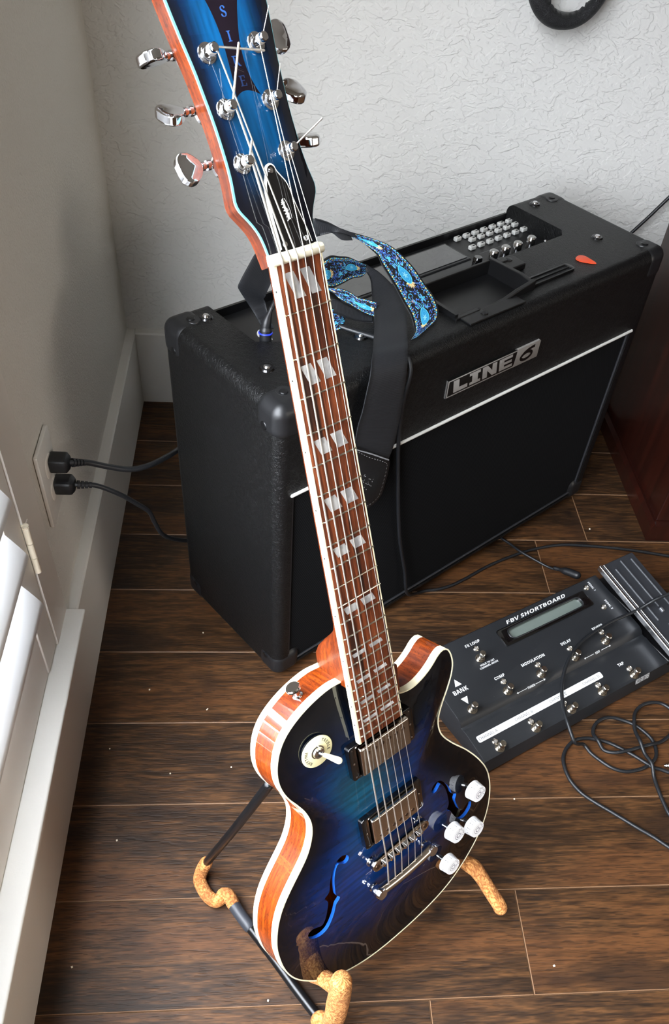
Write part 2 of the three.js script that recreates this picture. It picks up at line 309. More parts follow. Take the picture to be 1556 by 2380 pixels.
function plainWindow(name, X, { z0, z1, y0, y1 }) {
  const w = new THREE.Group(); w.name = name; w.userData.kind = 'structure'; scene.add(w); const zm = (z0 + z1) / 2, xa = X - 0.015, xb = X + 0.015, k = 0.045;
  M('window_sash', join([span(xa, xb, y0, y0 + k, z0, z1), span(xa, xb, y1 - k, y1, z0, z1), span(xa, xb, y0 + k, y1 - k, z0, z0 + k), span(xa, xb, y0 + k, y1 - k, z1 - k, z1), span(xa, xb, y0 + k, y1 - k, zm - 0.04, zm + 0.04)]), trimMat, w);
  M('glass', span(X - 0.0005, X + 0.0005, y0 + k, y1 - k, z0 + k, z1 - k), glassMat, w);
}
plainWindow('added_window_2', RX + 0.11, W2);  // unseen window, added on the right wall to go with the fill light

/* ---------- guitar ---------- */
// local axes: x across the strings towards the treble side, y up the neck from the tail, z out of the face
const guitar = new THREE.Group(); guitar.name = 'electric_guitar'; scene.add(guitar);
tag(guitar, 'blue sunburst hollow electric guitar with cream binding leaning on the floor stand', 'guitar');
{
  const m = new THREE.Matrix4().makeBasis(V(0.78846, -0.014885, -0.614906), V(-0.203747, 0.936947, -0.283934), V(0.58036, 0.349156, 0.735712));
  guitar.quaternion.setFromRotationMatrix(m); guitar.position.set(0.50052, 0.08165, 1.2946);
}
const S = (s) => 0.825 - s;                                          // s: distance down from the nut
const nEdge = (s) => -0.02 - 0.0384 * (s - 0.5);
const outlineA = [[-21, 388], [-39, 386], [-58, 388.5], [-77, 394.3], [-94, 403], [-105, 412], [-113.5, 424], [-119.5, 440], [-121.5, 455], [-120, 470], [-115, 486], [-107.5, 501], [-100, 518], [-96, 536], [-97, 550], [-101.5, 563.5], [-109, 577], [-119.5, 589], [-131, 600.5], [-143, 613], [-154, 627], [-163, 644], [-169.5, 664], [-172.3, 680], [-172.6, 696], [-171, 716], [-166.5, 735]];
const outlineB = [[-158.5, 753], [-147, 769.5], [-133.5, 784.5], [-116.6, 797.5], [-101, 807], [-82, 815.5], [-62, 821.5], [-43, 825], [-22, 826.8], [0, 827.2], [22, 826.8], [54.5, 823.6], [78.6, 818.6], [100.4, 810.6], [120, 799], [133, 789.5], [149.5, 774.5], [166, 752], [175.4, 730], [180, 707], [180.3, 685], [176, 662], [164, 636]];
const outlineC = [[142.5, 603], [117, 571.5], [102.5, 549], [98.5, 533], [100, 520], [107.5, 504], [118, 487], [126, 470], [128.4, 457], [126.3, 443.5], [121, 433.5], [114, 430.6], [105.4, 433.7], [96.6, 440.7], [84.4, 447.8], [68, 452.6], [54.4, 451.6], [42.5, 446.5], [34, 436], [30.5, 422], [29.5, 404], [24, 392], [8, 387.5]];
const outline = smooth([...outlineA, ...outlineB, ...outlineC].map(([u, s]) => [u / 1000, S(s / 1000)]), 300);
const shear = (g) => { const p = g.attributes.position; for (let i = 0; i < p.count; i++) p.setZ(i, p.getZ(i) + nEdge(S(p.getY(i)))); p.needsUpdate = true; return g; };   // lays a flat body layer in the top's plane
function inset(pts, d) {
  const n = pts.length; return pts.map((p, i) => { const a = pts[(i + n - 2) % n], b = pts[(i + 2) % n], dx = b[0] - a[0], dy = b[1] - a[1], l = Math.hypot(dx, dy); return [p[0] - (dy / l) * d, p[1] + (dx / l) * d]; });
}
let area = 0; outline.forEach((p, i) => { const q = outline[(i + 1) % outline.length]; area += p[0] * q[1] - q[0] * p[1]; });
if (area < 0) outline.reverse();
const C0 = [0.004, S(0.61)];
const edgeR = (() => { const t = new Float32Array(720); outline.forEach((p) => { }); for (let k = 0; k < 720; k++) { const a = (k / 720) * Math.PI * 2, dx = Math.cos(a), dy = Math.sin(a); let best = 0; outline.forEach((p, i) => { const q = outline[(i + 1) % outline.length], ex = q[0] - p[0], ey = q[1] - p[1], den = dx * ey - dy * ex; if (Math.abs(den) < 1e-12) return; const rx = p[0] - C0[0], ry = p[1] - C0[1], tt = (rx * ey - ry * ex) / den, ss = (rx * dy - ry * dx) / den; if (ss >= 0 && ss <= 1 && tt > best) best = tt; }); t[k] = best; } return (a) => t[((Math.round((a / (Math.PI * 2)) * 720) % 720) + 720) % 720]; })();
const ARCH = 0.0085, archAt = (t) => ARCH * sst(0, 0.5, 1 - t);
const topAt = (u, s) => { const dx = u - C0[0], dy = S(s) - C0[1]; return nEdge(s) + archAt(Math.hypot(dx, dy) / edgeR(Math.atan2(dy, dx))); };
// top plate: arched shell cut by the two sound holes
const burstAndShadeTex = dataTex(1024, 1024, (u, v) => {
  const x = -0.2 + 0.4 * u, y = -0.01 + 0.46 * v, dx = x - C0[0], dy = y - C0[1]; const t = Math.hypot(dx, dy) / Math.max(0.05, edgeR(Math.atan2(dy, dx)));
  const fl = fbm(x * 30 + 100 + fbm(x * 40 + 50, y * 40 + 50, 999, 999, 2, 311) * 2, y * 260 + 50, 4096, 4096, 3, 321), fw = fbm(x * 9 + 40, y * 9 + 40, 4096, 4096, 3, 331);
  const d = Math.hypot((x + 0.035) / 0.12, (y - 0.34) / 0.2), e = clamp(t + 0.9 * (x + 0.01));  // burst centre moved bassward, treble side darkened: uneven light painted into the dye
  let c = mixc([6, 66, 82], [2, 34, 82], sst(0.1, 0.9, d)); c = mixc(c, [2, 15, 46], sst(0.3, 0.75, e)); c = mixc(c, [2, 3, 7], sst(0.55, 0.92, e));
  const k = 0.84 + 0.3 * sst(0.25, 0.75, fl) * (0.4 + fw); return c.map((q) => q * k);
}, true, 1);
const topMat = phys({ map: burstAndShadeTex, roughness: 0.5, specularIntensity: 0.1, clearcoat: 1, clearcoatRoughness: 0.025 });
const holeEdgeMat = phys({ color: 0x1a58b4, roughness: 0.35, clearcoat: 1, clearcoatRoughness: 0.1 });
const fh = [[-62.4, 616], [-63.5, 610.5], [-68.5, 606.6], [-74.5, 606.6], [-81, 611.5], [-88, 622], [-93, 634], [-96, 645], [-103.5, 651.5], [-100.2, 658.5], [-102.8, 670], [-107.5, 683], [-113.5, 690.5], [-119.5, 688.5], [-126, 686.8], [-131.8, 690.5], [-131.5, 698.5], [-125.5, 704], [-117, 706], [-108.5, 703], [-100, 692], [-94, 680], [-90.5, 671.5], [-84, 665.5], [-88.3, 657.5], [-88, 645], [-86.5, 633], [-82.5, 620.5], [-77.5, 613.8], [-73.5, 616.5], [-69, 620], [-64.5, 619.2]];
const fHole = fh.map(([u, s]) => [u / 1000, S(s / 1000)]), fHole2 = fh.map(([u, s]) => [0.0075 - u / 1000, S(s / 1000)]).reverse();
{
  const R = 16, n = outline.length, edge = inset(outline, 0.0016), pos = [], idx = [];
  for (let r = 0; r <= R; r++) { const t = 1 - Math.pow(r / R, 1.3); for (const p of edge) { const x = C0[0] + (p[0] - C0[0]) * t, y = C0[1] + (p[1] - C0[1]) * t; pos.push(x, y, archAt(t)); } }
  const base = (R + 1) * n; for (let r = 0; r <= R; r++) for (let i = 0; i < n; i++) { const o = (r * n + i) * 3; pos.push(pos[o], pos[o + 1], pos[o + 2] - 0.0045); }
  for (let r = 0; r < R - 1; r++) for (let i = 0; i < n; i++) { const a = r * n + i, b = r * n + (i + 1) % n, c = a + n, d = b + n; idx.push(a, b, c, c, b, d, base + a, base + c, base + b, base + c, base + d, base + b); }
  for (let i = 0; i < n; i++) { const a = (R - 1) * n + i, b = (R - 1) * n + (i + 1) % n, z = R * n; idx.push(a, b, z, base + a, base + z, base + b); }
  for (let i = 0; i < n; i++) { const a = i, b = (i + 1) % n; idx.push(a, base + a, b, b, base + a, base + b); }
  let g = new THREE.BufferGeometry(); g.setAttribute('position', new THREE.Float32BufferAttribute(pos, 3)); g.setIndex(idx); g.setAttribute('uv', new THREE.Float32BufferAttribute(new Float32Array(pos.length / 3 * 2), 2));
  g = toCreasedNormals(mergeVertices(g), 0.8);
  const cutters = [fHole, fHole2].map((f) => metreUV(new THREE.ExtrudeGeometry(shapeOf(smooth(f, 110)), { depth: 0.05, bevelEnabled: false }).translate(0, 0, -0.03)));
  g = cut(g, cutters, true); shear(g);
  const p = g.attributes.position, uv = g.attributes.uv; for (let i = 0; i < p.count; i++) uv.setXY(i, (p.getX(i) + 0.2) / 0.4, (p.getY(i) + 0.01) / 0.46);
  M('top', g, [topMat, holeEdgeMat, holeEdgeMat], guitar);
}
const ringGeo = (h0, h1, o, i) => shear(extrude(inset(outline, o), [inset(outline, i).slice().reverse()], h0, h1, 0, 0.7));
M('binding', shear(extrude(outline, [inset(outline, 0.0016).slice().reverse()], -0.009, 0.0004, 0, 0.7)), creamMat, guitar);
M('side', ringGeo(-0.0365, -0.009, 0.0002, 0.007), mahog, guitar);
M('back', shear(extrude(inset(outline, 0.0006), null, -0.0448, -0.0405, 0.0008)), mahog, guitar);
M('binding', shear(extrude(outline, [inset(outline, 0.007).slice().reverse()], -0.0452, -0.0365, 0.0007, 0.7)), creamMat, guitar);
M('centre_block', shear(extrude([[-0.045, 0.02], [0.05, 0.02], [0.05, 0.41], [-0.045, 0.41]], null, -0.0405, -0.004)), mahog, guitar);

// neck
const uC = (s) => -0.001 + 0.0048 * s, halfW = (s) => 0.0225 + 0.0075 * (s / 0.461);
{
  const pos = [], idx = []; const K = 20, rows = [];
  for (let i = 0; i <= 44; i++) { const s = -0.004 + (i / 44) * 0.396; let d = mix(0.0150, 0.0175, clamp(s / 0.3)), w = halfW(s) - 0.0004; const k = sst(0.318, 0.378, s); d = mix(d, 0.0575, Math.pow(k, 1.3)); const flat = mix(2, 5, k); rows.push([s, w, d, flat]); }
  rows.forEach(([s, w, d, e]) => { for (let j = 0; j <= K; j++) { const a = Math.PI * (j / K), c = Math.cos(a), q = Math.sin(a); pos.push(uC(s) - Math.sign(c) * Math.pow(Math.abs(c), 2 / e) * w, S(s), -0.0062 - Math.pow(q, 2 / e) * d); } });
  for (let i = 0; i < rows.length - 1; i++) for (let j = 0; j < K; j++) { const a = i * (K + 1) + j, b = a + K + 1; idx.push(a, b, a + 1, a + 1, b, b + 1); }
  for (const r of [0, rows.length - 1]) for (let j = 1; j < K; j++) { const o = r * (K + 1); r ? idx.push(o, o + j + 1, o + j) : idx.push(o, o + j, o + j + 1); }
  const g = new THREE.BufferGeometry(); g.setAttribute('position', new THREE.Float32BufferAttribute(pos, 3)); g.setIndex(idx); g.computeVertexNormals();
  M('neck', toCreasedNormals(metreUV(g), 1.0), neckMat, guitar);
}
M('neck_tongue', metreUV(extrude([[-0.026, S(0.457)], [0.03, S(0.457)], [0.029, S(0.386)], [-0.0265, S(0.386)]], null, -0.028, -0.0064)), blackGloss, guitar);
const strip = (a, b, w0, w1) => [[a(w0), S(w0)], [a(w1), S(w1)], [b(w1), S(w1)], [b(w0), S(w0)]];
const L0 = (k) => (s) => uC(s) - halfW(s) + k, R0 = (k) => (s) => uC(s) + halfW(s) - k;
M('fingerboard', extrude(strip(L0(0.0017), R0(0.0015), 0, 0.4605), null, -0.0064, 0, 0.0002), roseMat, guitar);
M('binding', extrude(strip(L0(-0.0008), L0(0.0017), 0.0, 0.461), null, -0.0068, 0.0003, 0.0006), creamMat, guitar);
M('binding', extrude(strip(R0(0.0015), R0(0), 0.0, 0.461), null, -0.0068, 0.0002, 0.0004), creamMat, guitar);
const fs = (k) => 0.628 * (1 - Math.pow(2, -k / 12));
{
  const prof = new THREE.Shape(); prof.moveTo(-0.0012, 0); prof.absarc(0, -0.00025, 0.00125, Math.PI, 0, true);
  for (let k = 1; k <= 22; k++) { const s = fs(k), a = L0(0.0016)(s), b = R0(0.0002)(s); const g = new THREE.ExtrudeGeometry(prof, { depth: b - a, bevelEnabled: false, curveSegments: 8 }).rotateY(Math.PI / 2).translate(a, S(s), 0.0002); M('fret', toCreasedNormals(metreUV(g), 0.8), fretMat, guitar); }
  for (const [k, ds, mid] of [[1, 0.0196, 0.0162], [3, 0.0168, 0.0835], [5, 0.0140, 0.1435], [7, 0.0140, 0.196], [9, 0.0104, 0.2424], [12, 0.0082, 0.3042], [15, 0.0046, 0.3555], [17, 0.0043, 0.3865], [19, 0.0042, 0.4130], [21, 0.0040, 0.4365]]) {
    const s0 = mid - ds / 2, s1 = mid + ds / 2, sl = 0.41 * ds / 2, o = 0.0118 + (mid / 0.355) * 0.0072, c = uC(mid), w = o - 0.003;
    for (const x of [-o + c, 0.003 + c]) M('inlay', extrude([[x - sl, S(s0)], [x + sl, S(s1)], [x + w + sl, S(s1)], [x + w - sl, S(s0)]], null, -0.001, 0.00015), pearlMat, guitar);
  }
  for (const k of [1, 3, 5, 7, 9, 12, 15, 17, 19, 21]) { const s = (fs(k) + fs(k - 1)) / 2; M('side_dot', new THREE.CylinderGeometry(0.0008, 0.0008, 0.0006, 10).rotateZ(Math.PI / 2).translate(L0(-0.0009)(s), S(s), -0.0025), blackMatte, guitar); }
}
{ const p = smooth([[-0.0037, -0.006], [-0.0037, 0.0004], [-0.002, 0.0027], [0.001, 0.0028], [0.0035, 0.0012], [0.0038, -0.002], [0.0038, -0.006]], 24, false);
  const g2 = new THREE.ExtrudeGeometry(shapeOf(p.map(([a2, h]) => [a2, h])), { depth: 0.0462, bevelEnabled: true, bevelSize: 0.0008, bevelThickness: 0.0012, bevelOffset: -0.0008, bevelSegments: 3 });
  // axes: shape x -> -s direction (guitar y), shape y -> guitar z, depth -> guitar x
  g2.applyMatrix4(new THREE.Matrix4().makeBasis(V(0, 1, 0), V(0, 0, 1), V(1, 0, 0))); g2.translate(-0.0246, S(-0.0036), 0);
  M('nut', toCreasedNormals(metreUV(g2), 0.9), nutMat, guitar); }

// headstock, tilted back from the nut
const headM = new THREE.Matrix4().makeTranslation(0, 0.825, -0.004).multiply(new THREE.Matrix4().makeRotationX(THREE.MathUtils.degToRad(-13)));
const H = (u, y, h) => V(u, y, h).applyMatrix4(headM);
const hk = 1 / Math.cos(THREE.MathUtils.degToRad(13));
const half = [[-2, 22.6], [6, 23.2], [15, 24], [22, 25.5], [28, 28.2], [34, 32], [39.5, 35.6], [44, 36.6], [49, 35.9], [56, 34.6], [66, 33.6], [80, 33.2], [95, 33.4], [110, 34.4], [125, 35.6], [144, 38.2], [160, 40], [172, 40.8], [180, 40], [183, 34], [184, 22], [181, 8]];
const headOutline = (d, lo = 0) => { const L = half.map(([y, w]) => [-(w / 1000 - d) - 0.0008, y * hk / 1000]), R = half.slice().reverse().map(([y, w]) => [w / 1000 - d - 0.0008, y * hk / 1000]); const keep = (p) => p; return [...smooth(L, 70, false), ...smooth(R, 70, false)].map(keep).map(([x, y]) => [x, Math.max(y, lo)]); };
const headTex = canvasTex(1024, 2048, (g, w, h) => {                 // u -50..50 mm across, y 0..200 mm up
  const X = (u) => (u + 50) / 100 * w, Y = (y) => h - y / 200 * h;
  const im = g.createImageData(w, h);
  for (let y = 0; y < h; y += 1) { const yy = (h - y) / h * 200, i0 = half.findIndex(([q]) => q * hk >= yy), hw = i0 <= 0 ? 23 : half[i0][1]; for (let x = 0; x < w; x++) { const u = (x / w) * 100 - 50, e = Math.abs(u + 0.8) / hw; const n = 0.8 + 0.4 * fbm(x / w * 40, yy / 22, 40, 64, 2, 341); let c = mixc([3, 68, 112], [2, 17, 40], sst(0.35, 0.86, e)); c = mixc(c, [7, 8, 15], sst(0.72, 1.0, e)); c = mixc([9, 10, 18], c, sst(34, 76, yy)); const o = (y * w + x) * 4; im.data[o] = clamp(c[0] * n, 0, 255); im.data[o + 1] = clamp(c[1] * n, 0, 255); im.data[o + 2] = clamp(c[2] * n, 0, 255); im.data[o + 3] = 255; } }
  g.putImageData(im, 0, 0);
  g.fillStyle = '#120a14'; g.beginPath(); g.moveTo(X(-22), Y(190)); g.bezierCurveTo(X(-9), Y(170), X(-6), Y(150), X(-7), Y(136)); g.bezierCurveTo(X(-7.5), Y(125), X(-8), Y(116), X(-9.5), Y(108)); g.bezierCurveTo(X(-3), Y(113.5), X(4), Y(112.5), X(11.5), Y(107.5)); g.bezierCurveTo(X(6), Y(118), X(4.5), Y(126), X(6.5), Y(139)); g.bezierCurveTo(X(9), Y(152), X(14), Y(166), X(27), Y(190)); g.fill();
  g.fillStyle = '#2a5492'; g.font = 'bold 92px serif'; g.textAlign = 'center'; g.textBaseline = 'middle';
  [['S', 0.8, 159], ['I', -0.4, 144.5], ['R', -0.8, 129.5], ['E', -0.2, 117.5]].forEach(([t, u, y], i) => { g.globalAlpha = [1, 1, 0.85, 0.5][i]; g.fillText(t, X(u), Y(y)); }); g.globalAlpha = 1;
}, 1);
const headFaceMat = phys({ map: headTex, roughness: 0.5, specularIntensity: 0.1, clearcoat: 1, clearcoatRoughness: 0.03 });
const tealMat = phys({ color: 0x79c4cc, roughness: 0.3, clearcoat: 0.6 });
const headUV = (g) => { const p = g.attributes.position, uv = g.attributes.uv; for (let i = 0; i < p.count; i++) uv.setXY(i, p.getX(i) / 0.1 + 0.5, p.getY(i) / 0.2); return g; };
M('headstock', metreUV(extrude(headOutline(0.0003), null, -0.0145, -0.0014)).applyMatrix4(headM), neckMat, guitar);
M('headstock_edge', metreUV(extrude(headOutline(0.0001, 0.003), null, -0.0014, -0.0001)).applyMatrix4(headM), tealMat, guitar);
M('headstock_face', headUV(extrude(headOutline(0.0006, 0.003).map(([x, y]) => [x * 0.985 + 0.0005, y]), null, -0.0012, 0.0003, 0.0002)).applyMatrix4(headM), headFaceMat, guitar);
{
  const t = [[-11.8, 5.5], [-11.2, 16], [-10.6, 32], [-9, 46.5], [-6.8, 53], [-4.2, 57.5], [-3.6, 60.5], [-1, 63], [2.2, 63.4], [5, 61.6], [6, 58.5], [8.6, 54.6], [11.6, 50], [13, 44], [14, 36], [16, 26], [18.2, 16], [19.4, 5.5]].map(([u, y]) => [(u - 1.5) / 1000, y * hk / 1000]);
  const bell = smooth(t, 80, false);
  const cover = M('truss_rod_cover', extrude(bell, null, 0.0003, 0.0016, 0.0002).applyMatrix4(headM), phys({ color: 0xf3f1ea, roughness: 0.3, clearcoat: 0.5 }), guitar);
  const sig = canvasTex(512, 1024, (g, w, h) => { g.fillStyle = '#050506'; g.fillRect(0, 0, w, h); g.strokeStyle = '#e8e6e0'; g.lineWidth = 9; g.lineCap = 'round'; g.save(); g.translate(w * 0.58, h * 0.55); g.rotate(-Math.PI / 2 - 0.1);
    let x = -40; g.beginPath(); g.moveTo(x, -20); for (let i = 0; i < 26; i++) { const y = (i % 2 ? 1 : -1) * (16 + 34 * hash(i, 3, 9)); x += 9; g.quadraticCurveTo(x - 9, y * 1.2, x, y * 0.4); } g.stroke(); g.lineWidth = 7; g.beginPath(); g.moveTo(-30, 40); g.quadraticCurveTo(90, 70, 190, 34); g.stroke(); g.restore(); }, 1);
  const inner = inset([...bell].reverse(), 0.0014).map(([x, y]) => [x + 0.0004, y]);
  const face = extrude(inner, null, 0.0014, 0.00185, 0.0001); const p = face.attributes.position, uv = face.attributes.uv; for (let i = 0; i < p.count; i++) uv.setXY(i, (p.getX(i) + 0.016) / 0.032, p.getY(i) / 0.064);
  M('cover_face', face.applyMatrix4(headM), phys({ map: sig, roughness: 0.15, clearcoat: 1, clearcoatRoughness: 0.03 }), cover);
  for (const [u, y] of [[-0.0008, 0.0588], [-0.0075, 0.0112], [0.0122, 0.0115]]) M('screw', lathe([[0, 0.0008], [0.0011, 0.0008], [0.0013, 0.0003], [0.0019, 0.0006], [0.0021, 0], [0, 0]], 16).rotateX(Math.PI / 2).translate(u, y * hk, 0.00185).applyMatrix4(headM), chrome, cover);
}
const posts = [[-0.0220, 0.0665], [-0.0218, 0.0998], [-0.0225, 0.1328], [0.0192, 0.1350], [0.0170, 0.1007], [0.0178, 0.0685]];
const bushing = lathe([[0, 0], [0.0064, 0], [0.0068, 0.0006], [0.0066, 0.0016], [0.0052, 0.0024], [0.0050, 0.0030], [0.0036, 0.0034], [0, 0.0034]]).rotateX(Math.PI / 2);
const post = lathe([[0, -0.002], [0.0031, -0.002], [0.0031, 0.0052], [0.0026, 0.0062], [0.0026, 0.0088], [0.0031, 0.0097], [0.0031, 0.0122], [0.0026, 0.0128], [0, 0.0128]]).rotateX(Math.PI / 2);
const housing = mergeGeometries([lathe([[0, -0.0045], [0.0055, -0.0045], [0.0075, -0.003], [0.0075, 0], [0, 0]]).rotateX(Math.PI / 2)].map(clean));
const buttonGeo = (() => { const s = new THREE.Shape(); const pts = smooth([[-0.0022, -0.0022], [-0.0022, 0.0022], [0.003, 0.0085], [0.009, 0.0105], [0.0145, 0.007], [0.0155, 0], [0.0145, -0.007], [0.009, -0.0105], [0.003, -0.0085]], 60); return toCreasedNormals(metreUV(new THREE.ExtrudeGeometry(shapeOf(pts), { depth: 0.004, bevelEnabled: true, bevelSize: 0.0022, bevelThickness: 0.0018, bevelOffset: -0.0018, bevelSegments: 4 }).translate(0, 0, -0.002)), 0.9); })();
const OY = 0.007, angles = [0.25, 0.95, 1.5, 0.1, 0.7, 1.2];
posts.forEach(([u, y0], i) => {
  const y = y0 * hk, side = i < 3 ? -1 : 1, t = partGroup('tuner', guitar); t.applyMatrix4(headM.clone().multiply(new THREE.Matrix4().makeTranslation(u, y, 0.0003)));
  M('bushing', bushing, chrome, t); M('post', post, chrome, t); const hs = M('gear_housing', housing, chrome, t); hs.position.set(side * 0.006, OY * 0.5, -0.0148);
  const hw = 0.0345 - Math.abs(u), x0 = side * (hw + (side < 0 ? -0.002 : -0.002)), h = -0.0185;
  M('button_shaft', join([cyl(0.0022, 0.0022, 0.019, 0, 0.004, 0, 14), cyl(0.0034, 0.0034, 0.003, 0, 0.0045, 0, 16), cyl(0.0030, 0.0030, 0.002, 0, 0.009, 0, 16), cyl(0.0042, 0.0036, 0.004, 0, -0.003, 0, 16)]).rotateZ(-side * Math.PI / 2).translate(x0, OY, h), chrome, t);
  const b = M('button', buttonGeo, chrome, t); b.position.set(x0 + side * 0.0135, OY, h); b.rotation.set(0, 0, side < 0 ? Math.PI : 0); b.rotateX(angles[i] * (side < 0 ? 1 : -1));
});
/* strings, pickups, bridge, controls */
const nutU = (i) => -0.0189 + 0.0072 * i, briU = (i) => -0.0262 + 0.0111 * i, BS = [0.6425, 0.6420, 0.6410, 0.6392, 0.6375, 0.6360];
const sR = [0.00095, 0.0008, 0.00066, 0.0004, 0.00034, 0.0003];
for (let i = 0; i < 6; i++) {
  const [pu, py] = posts[i], side = i < 3 ? 1 : -1, top = H(pu + side * 0.0030, py * hk, 0.0095), a = V(nutU(i), S(-0.0030), 0.0030 + sR[i]), a2 = V(nutU(i), S(0.0025), 0.0021 + sR[i]), b = V(briU(i), S(BS[i]), 0.0046), e = V(briU(i) * 0.985 + 0.0012, S(0.688), -0.0035);
  const seg = (p, q) => { const d = p.distanceTo(q); return [...Array(Math.max(2, Math.round(d / 0.04)))].map((_, k, A) => p.clone().lerp(q, k / A.length)); };
  const st = M('string', join([tube([top, a], sR[i], { n: 4, ring: 8 }), tube([a, a2, b], sR[i], { n: 40, ring: 8 }), tube([b, e], sR[i], { n: 4, ring: 8 })]), stringMat, guitar);
  // windings round the post
  const w = []; for (let k = 0; k <= 40; k++) { const t = (k / 40) * Math.PI * 5.5; w.push(H(pu + Math.cos(t) * 0.0031, py * hk + Math.sin(t) * 0.0031, 0.0058 + 0.0038 * k / 40)); }
  M('winding', tube(w, sR[i] * 1.0, { n: 120, ring: 6 }), stringMat, st);
}
const tail = (a, b, r) => M('string_end', tube([a, b], r, { n: 3, ring: 8 }), stringMat, guitar);
tail(H(-0.0195, 0.1335 * hk, 0.0095), H(0.0135, 0.1262 * hk, 0.0150), 0.00075);
tail(H(-0.0195, 0.1020 * hk, 0.0095), H(-0.0108, 0.1300 * hk, 0.0230), 0.00085);
tail(H(-0.0200, 0.0680 * hk, 0.0095), H(-0.0180, 0.0765 * hk, 0.0150), 0.0009);
tail(H(0.0195, 0.0690 * hk, 0.0100), H(0.0370, 0.0790 * hk, 0.0270), 0.0006);
tail(H(0.0175, 0.1020 * hk, 0.0100), H(0.0225, 0.1170 * hk, 0.0165), 0.0003);
tail(H(0.0200, 0.1365 * hk, 0.0100), H(0.0265, 0.1500 * hk, 0.0165), 0.0003);

const rr = (w, h, r, cx = 0, cy = 0) => { const p = []; for (const [sx, sy, a0] of [[1, 1, 0], [-1, 1, 1], [-1, -1, 2], [1, -1, 3]]) for (let k = 0; k <= 5; k++) { const a = (a0 + k / 5) * Math.PI / 2; p.push([cx + sx * (w / 2 - r) + Math.cos(a) * r, cy + sy * (h / 2 - r) + Math.sin(a) * r]); } return p; };
const screwG = (() => { let g = lathe([[0, 0.0009], [0.0011, 0.0008], [0.0017, 0.0003], [0.0019, 0], [0, 0]], 16); return g.rotateX(Math.PI / 2); })();
const poleG = lathe([[0, 0.0004], [0.0018, 0.0004], [0.0024, 0.0001], [0.0024, -0.0003], [0, -0.0003]], 18).rotateX(Math.PI / 2);
const poleDark = std({ color: 0x6f5f55, metalness: 1, roughness: 0.3 });
function pickup(s, u0, h0, h1, poleSide) {
  const g = partGroup('pickup', guitar); const n = topAt(u0, s); g.position.set(u0, S(s), n);
  g.rotation.x = THREE.MathUtils.degToRad(2.2);
  const ringG = extrude(rr(0.091, 0.0455, 0.004), [rr(0.0715, 0.0395, 0.003).reverse()], -0.006, 0.0062, 0.0008); const p = ringG.attributes.position;
  for (let i = 0; i < p.count; i++) if (p.getZ(i) > 0) p.setZ(i, p.getZ(i) * mix(h1, h0, (p.getY(i) + 0.023) / 0.046));
  M('mounting_ring', toCreasedNormals(ringG, 0.7), blackGloss, g);
  M('pickup_cover', bx(0.0695, 0.0378, 0.016, 0, 0, 0.0105 - 0.008 + 0.0015, 0.0022, 4), nickel, g);
  for (let k = 0; k < 6; k++) { const q = M('pole_screw', poleG, poleDark, g); q.position.set(-0.0248 + 0.00992 * k, poleSide * 0.0092, 0.0121); }
  for (const sx of [-1, 1]) for (const y of [-0.0185, 0, 0.0185]) { const q = M('ring_screw', screwG, chrome, g); q.position.set(sx * 0.0408, y, (y < 0 ? h1 : y > 0 ? h0 : (h0 + h1) / 2) * 0.0056); if (y) q.scale.setScalar(0.75); }
}
pickup(0.4860, 0.0035, 0.85, 1.0, 1);
pickup(0.5935, 0.0035, 1.0, 1.25, -1);
{
  const b = partGroup('bridge', guitar), s = 0.640; b.position.set(0.0018, S(s), topAt(0, s)); b.rotation.z = 0.055;
  M('bridge_body', extrude(rr(0.090, 0.0145, 0.0072), [rr(0.066, 0.0085, 0.002).reverse()], 0.0085, 0.0165, 0.0012), nickel, b);
  M('bridge_floor', extrude(rr(0.068, 0.0105, 0.002), null, 0.0085, 0.0105), chrome, b);
  for (const x of [-0.0385, 0.0385]) { M('bridge_post', cyl(0.0036, 0.0036, 0.020, 0, 0, 0).rotateX(Math.PI / 2).translate(x, 0, 0.002), chrome, b); M('thumbwheel', lathe([[0, 0], [0.0062, 0], [0.0068, 0.0008], [0.0062, 0.0018], [0.0045, 0.0022], [0.0045, 0.005], [0, 0.005]]).rotateX(Math.PI / 2).translate(x, 0, 0.0035), chrome, b); M('post_screw', poleG.clone().scale(1.3, 1.3, 1.3), poleDark, b).position.set(x, 0, 0.0167); }
  for (let k = 0; k < 6; k++) {
    const x = briU(k) - 0.0018, y = -0.0015 + 0.0035 * (1 - k / 3) * 0.4, sg = new THREE.ExtrudeGeometry(shapeOf([[-0.0045, 0], [0.0045, 0], [0.0045, 0.003], [0.0012, 0.0068], [-0.0012, 0.0068], [-0.0045, 0.003]]), { depth: 0.0078, bevelEnabled: true, bevelSize: 0.0005, bevelThickness: 0.0005, bevelSegments: 1 });
    sg.applyMatrix4(new THREE.Matrix4().makeBasis(V(0, 1, 0), V(0, 0, 1), V(1, 0, 0))).translate(x - 0.0039, y, 0.0125);
    const sd = M('saddle', toCreasedNormals(metreUV(sg), 0.5), chrome, b);
    M('saddle_screw', join([cyl(0.0018, 0.0018, 0.0022, 0, 0, 0, 14).translate(x, -0.0083, 0.0145), cyl(0.0009, 0.0009, 0.014, 0, 0, 0, 10).translate(x, 0, 0.0145)]), goldMat, sd);
  }
}
